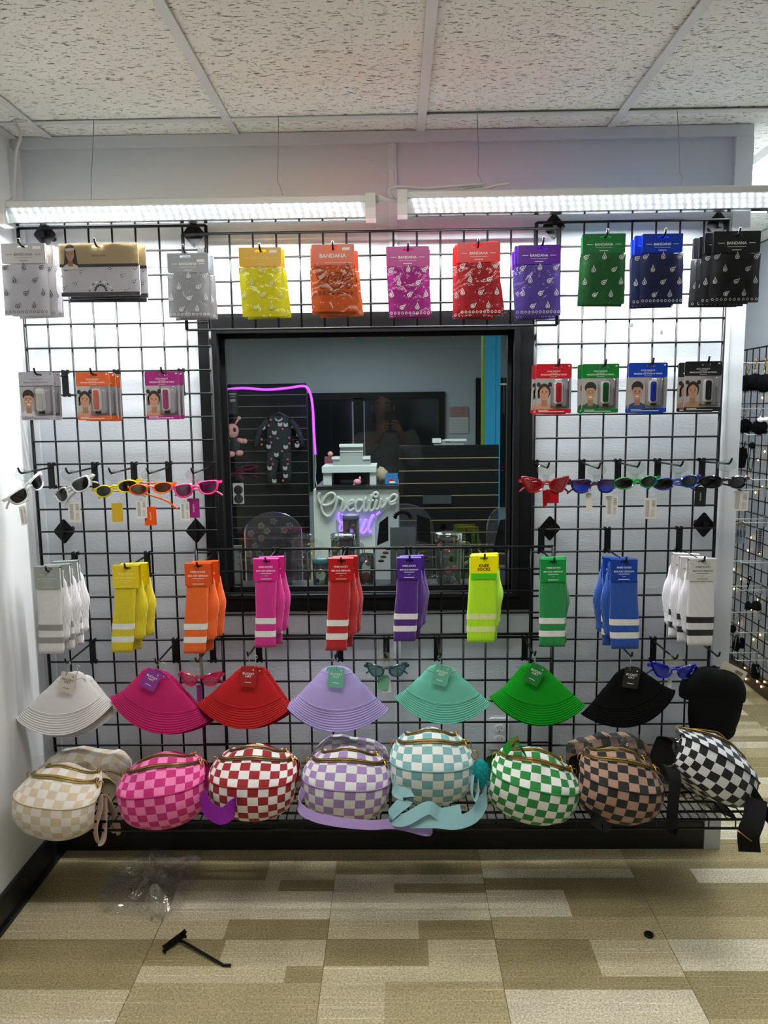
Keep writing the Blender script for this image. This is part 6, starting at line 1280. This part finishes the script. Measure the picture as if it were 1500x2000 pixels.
p = atx(1438, 1255, 1.88); t = thing('cone_charm', 'black and clear cone charm on the right wall', 'charm', p); b = MB(); b.lathe([(0, .05), (.006, .04), (.022, -.03), (.012, -.045), (0, -.045)], 12); b.ob('cone', M_SOOT, t, smooth=True); b = MB(); b.tube([(-.002, -.004, .04), (-.016, -.018, -.03)], .0018, 5); b.ob('glint_strip', M_STEEL, t, smooth=True)
p = atx(1449, 1256, 1.88); t = thing('clicker', 'small black clicker hanging on the right wall', 'clicker', p); b = MB(); b.prism(rrect(.02, .06, .008), -.008, .008); b.ob('case', M_SOOT, t); b = MB(); b.tube([(0, 0, .03), (.002, 0, .05)], .002, 5); b.ob('chain', M_STEEL, t, smooth=True)
p = atx(1476, 1311, 1.88); t = thing('black_pouch', 'black pouch with a loop low on the right wall', 'pouch', p); b = MB(); b.prism(rrect(.036, .075, .006), -.012, .012); b.ob('pouch_body', M_SOOT, t); b = MB(); b.tube(spline([(-.004, -.014, .03), (.004, -.02, .0), (.012, -.014, .03)], 5), .002, 5); b.ob('cord', M_STEEL, t, smooth=True)
# cords from the small goods up to the nearest hook rod
for o in [q for q in bpy.data.objects if q.parent is None and q.name.split('.')[0] in ('clear_packet', 'purse_charm', 'bell_charm', 'sleep_mask', 'cone_charm', 'bead_strip', 'black_pouch', 'fur_keyring', 'clicker', 'key_charm', 'lanyard')]:
    L0 = Vector(o.location); top = .04
    cand = [h for h in HP if h.z > L0.z+.02] or HP
    h = min(cand, key=lambda h: abs(h.y-L0.y)*1.5+abs(h.z-L0.z))
    x = max(h.x+.01, min(XG-.02, L0.x)); b = MB(); b.tube([(0, 0, top), (x-L0.x, (h.y-L0.y)*.6, (h.z-L0.z)*.7+top*.3), (x-L0.x, h.y-L0.y, h.z-L0.z+.002)], .0013, 5); b.ob('hang_cord', M_STEEL, o, smooth=True)
# string of warm fairy lights
BUL = [(1490, 777), (1495, 882), (1482, 898), (1459, 930), (1490, 951), (1477, 962), (1468, 1050), (1462, 1075), (1485, 1080), (1434, 1112), (1449, 1131), (1435, 1150), (1480, 1171), (1469, 1190), (1445, 1217), (1473, 1249), (1486, 1240), (1441, 1307), (1455, 1305), (1458, 1326), (1471, 1318), (1480, 1331), (1488, 1341), (1494, 1332), (1497, 1290)]
P0 = atx(1470, 1330, XR-.012); t = thing('fairy_lights', 'string of warm fairy lights looping behind the right wall grid', 'fairy lights', P0)
pts = [atx(px, py, XR-.012)-P0 for px, py in BUL]
b = MB(); b.tube(spline(pts, 5), .0009, 4); b.ob('wire', mat('silver_wire', 'a8a090', .4, metal=.6, bump=.03), t, smooth=True)
bm_ = MB(); bm_.ball((0, 0, 0), (.004, .004, .006), 8, 6); bmm = bm_.mesh('bulb', True); bmm.materials.append(mat('warm_bulb', 'ffe2a0', .4, emit='ffd080', estr=9))
for p in pts: link('bulb', bmm, t, p+Vector((-.004, 0, 0)))
# ================================================================ litter on the carpet
def floor_film(name, label, outline_px, seed, h=.06):
    ps = [atz(px, py, .003) for px, py in outline_px]; c = sum(ps, Vector())/len(ps); n = len(ps)
    bnd = spline([p-c for p in ps], 5, True)
    k = len(bnd); R_ = 9; b = MB(); vs = []; 
    for r in range(R_+1):
        f = r/R_
        for q in range(k):
            p = bnd[q]*f; zz = h*(noise.noise(Vector((p.x*13, p.y*13, seed)))**2*2.2+.35*abs(noise.noise(Vector((p.x*40, p.y*40, seed+3)))))*(1-f**4)+.004
            if f > .7 and (q//4) % 3 == 0: zz += h*.35*(f-.7)
            vs.append((p.x+noise.noise(Vector((p.x*30, p.y*30, 9)))*.008, p.y, zz))
    b.add(vs, [(r*k+q, r*k+(q+1) % k, (r+1)*k+(q+1) % k, (r+1)*k+q) for r in range(R_) for q in range(k)])
    o = b.ob(name, film('floor_wrap', 'ffffff', .16, .07, .6, 30, body=.07, fres=.5), loc=Vector((c.x, c.y, .001))); tag(o, label, 'plastic bag'); return o
floor_film('plastic_bag', 'crumpled clear plastic bag lying on the carpet below the pink bag', [(195, 1735), (225, 1690), (275, 1668), (318, 1650), (345, 1672), (392, 1662), (385, 1700), (372, 1730), (360, 1765), (330, 1790), (305, 1804), (270, 1790), (225, 1788), (195, 1775)], 3)
a = atz(322, 1852, .012); c = atz(362, 1822, .03); e = atz(352, 1838, .012); f_ = atz(436, 1885, .006); g_ = atz(451, 1885, .008)
t = thing('fallen_hook', 'black display hook lying on the carpet', 'hook', (a.x, a.y, 0)); A = Vector((a.x, a.y, 0))
d = (c-a); b = MB(); L_ = d.length; m = Matrix((d.normalized(), Vector((-d.y, d.x, 0)).normalized()*-1, Vector((0, 0, 1)))).transposed()
b.box((a+c)/2-A, (L_, .003, .024), m)
for s in (0, 1):
    p = a.lerp(c, s)-A
    for zz in (-.006, .008): b.box(p+Vector((.0, -.006, zz)), (.006, .014, .006), m)
b.ob('back_plate', M_HOOK, t)
b = MB(); b.tube([e-A, e-A+Vector((.015, -.008, .002)), f_-A, g_-A], .004, 8); b.ob('rod', M_HOOK, t, smooth=True)
p = atz(1267, 1828, 0); b = MB(); b.lathe([(0, .001), (.0125, .001), (.014, .003), (.014, .007), (.012, .009), (.010, .0075), (0, .007)], 20)
tag(b.ob('plastic_disc', M_HOOK, loc=p, smooth=True), 'small round black plastic disc on the carpet', 'disc')
# ================================================================ the photographer, seen only as a reflection in the pane
def skin_mesh(name, pts, edges, m, parent, sub=1, root=0):
    me = bpy.data.meshes.new(name); me.from_pydata([p[:3] for p in pts], edges, []); o = bpy.data.objects.new(name, me); COL.objects.link(o)
    md = o.modifiers.new('skin', 'SKIN'); md.use_smooth_shade = True
    sv = me.skin_vertices[0].data
    for i, p in enumerate(pts):
        r = p[3]; sv[i].radius = r if isinstance(r, tuple) else (r, r); sv[i].use_root = i == root
    ss = o.modifiers.new('sub', 'SUBSURF'); ss.levels = sub; ss.render_levels = sub
    out = bpy.data.meshes.new_from_object(o.evaluated_get(bpy.context.evaluated_depsgraph_get())); bpy.data.objects.remove(o)
    out.name = name; out.materials.clear(); out.materials.append(m)
    for p in out.polygons: p.use_smooth = True
    return link(name, out, parent)
PB = Vector((-.09, -.40, 0)); person = thing('person', 'person in a pale grey jacket holding up a phone, mirrored faintly in the window', 'person', PB)
M_FLESH = mat('skin', 'b98468', .55, bump=.05, bscale=80); M_JKT = mat('pale_jacket', '8f9690', .85, bump=.2, bscale=120); M_TRS = mat('dark_trousers', '1e2228', .85, bump=.2)
pts = []; ed = []
def V(x, y, z, r, link_to=None):
    pts.append((x, y, z, r)); i = len(pts)-1
    if link_to is not None: ed.append((link_to, i))
    return i
pel = V(0, 0, .96, (.13, .10)); wa = V(0, .0, 1.10, (.12, .09), pel); ch = V(0, -.01, 1.28, (.145, .10), wa); nb = V(0, -.005, 1.40, (.075, .07), ch); nk = V(0, .02, 1.46, .05, nb)
jw = V(0, .05, 1.525, (.058, .068), nk); fc = V(0, .055, 1.59, (.072, .088), jw); tp = V(0, .045, 1.66, (.066, .08), fc); V(0, .04, 1.695, (.035, .045), tp)
for s in (-1, 1):
    h = V(s*.09, 0, .90, .085, pel); k = V(s*.10, .02, .50, .058, h); a = V(s*.10, -.01, .09, .042, k); V(s*.11, .10, .035, .035, a)
    sh = V(s*.165, -.01, 1.36, .058, ch); el = V(s*.24, .14, 1.20, .043, sh)
    wx_ = .055+s*.050; wr = V(wx_+s*.02, .335, 1.405, .027, el); pm = V(wx_+s*.008, .365, 1.455, (.030, .018), wr)
    for q, (dz, ln) in enumerate(((.038, .9), (.018, 1.0), (.0, .95), (-.018, .8))):
        f1 = V(wx_-s*.004, .382, 1.46+dz, .0088, pm); f2 = V(wx_-s*.022*ln, .398, 1.462+dz*1.05, .0082, f1); V(wx_-s*.046*ln, .400, 1.466+dz*1.05, .007, f2)
    t1_ = V(wx_+s*.002, .358, 1.475, .010, pm); V(wx_-s*.02, .362, 1.49, .0085, t1_)
body = skin_mesh('body', pts, ed, M_FLESH, person, 2)
b = MB(); b.ball((0, .152, 1.575), (.012, .016, .014), 10, 7); b.ball((0, .145, 1.59), (.009, .012, .026), 8, 6); b.ob('nose', M_FLESH, person, smooth=True)
for s in (-1, 1):
    b = MB(); b.ball((s*.030, .128, 1.607), (.013, .010, .008), 10, 7); e_ = b.ob('eye', mat('eye_white', 'd8d4d0', .3, bump=.01), person, smooth=True); b = MB(); b.ball((s*.030, .1365, 1.607), (.006, .004, .006), 8, 6); b.ob('iris', M_BLK, e_, smooth=True)
    b = MB(); b.ball((s*.080, .045, 1.59), (.010, .020, .030), 10, 7); b.ob('ear', M_FLESH, person, smooth=True)
    b = MB(); b.tube([(s*.014, .140, 1.628), (s*.032, .138, 1.634), (s*.048, .122, 1.628)], .004, 6); b.ob('eyebrow', M_HAIR, person, smooth=True)
b = MB(); b.ball((0, .128, 1.535), (.024, .012, .007), 10, 6); b.ob('mouth', mat('lips', '8f5048', .5, bump=.02), person, smooth=True)
b = MB(); b.grid(lambda u, v: ((.083+.006*math.sin(9*PI*u))*math.sin(PI*v*.62)*math.cos(2*PI*u), .035+(.098+.004*math.sin(13*PI*u))*math.sin(PI*v*.62)*math.sin(2*PI*u)-(.03*v if math.sin(2*PI*u) > 0 else -.01), 1.615+.100*math.cos(PI*v*.62)+(.03*v if math.sin(2*PI*u) > .3 else -.09*v*v)), 28, 12, closeu=True); b.ob('hair', mat('dark_hair', '1c1613', .6, bump=.5, bscale=90, stretch=(1, 1, .1)), person, smooth=True)
pts = []; ed = []
a0 = V(0, 0, .90, (.165, .125)); a1 = V(0, 0, 1.08, (.155, .12), a0); a2 = V(0, -.01, 1.28, (.18, .125), a1); a3 = V(0, -.005, 1.40, (.10, .085), a2)
for s in (-1, 1):
    c1 = V(s*.175, -.01, 1.365, .078, a2); c2 = V(s*.245, .14, 1.20, .062, c1); V(.055+s*.075, .30, 1.365, .042, c2)
skin_mesh('jacket', pts, ed, M_JKT, person, 2)
pts = []; ed = []
a0 = V(0, 0, .95, (.15, .115))
for s in (-1, 1): c1 = V(s*.095, 0, .88, .10, a0); c2 = V(s*.10, .02, .50, .075, c1); V(s*.10, -.01, .10, .062, c2)
skin_mesh('trousers', pts, ed, M_TRS, person, 2)
for s in (-1, 1):
    b = MB(); b.grid(lambda u, v: (s*.105+.048*math.cos(2*PI*u)*math.sin(PI*v)**.5, .055+.14*math.sin(2*PI*u)*math.sin(PI*v)**.5, .05-.046*math.cos(PI*v)), 16, 9, closeu=True); b.ob('shoe', mat('shoe_black', '141416', .5, bump=.05), person, smooth=True)
t = thing('phone', 'phone held up by the mirrored person', 'phone', (-.035, -.010, 1.497)); b = MB(); b.prism(rrect(.072, .148, .012), -.004, .004); b.ob('case', mat('phone_case', '3a2a30', .35, bump=.02), t)
b = MB(); b.prism(rrect(.034, .036, .009, .014, .05), .004, .0055); b.ob('lens_block', M_BLK, t)
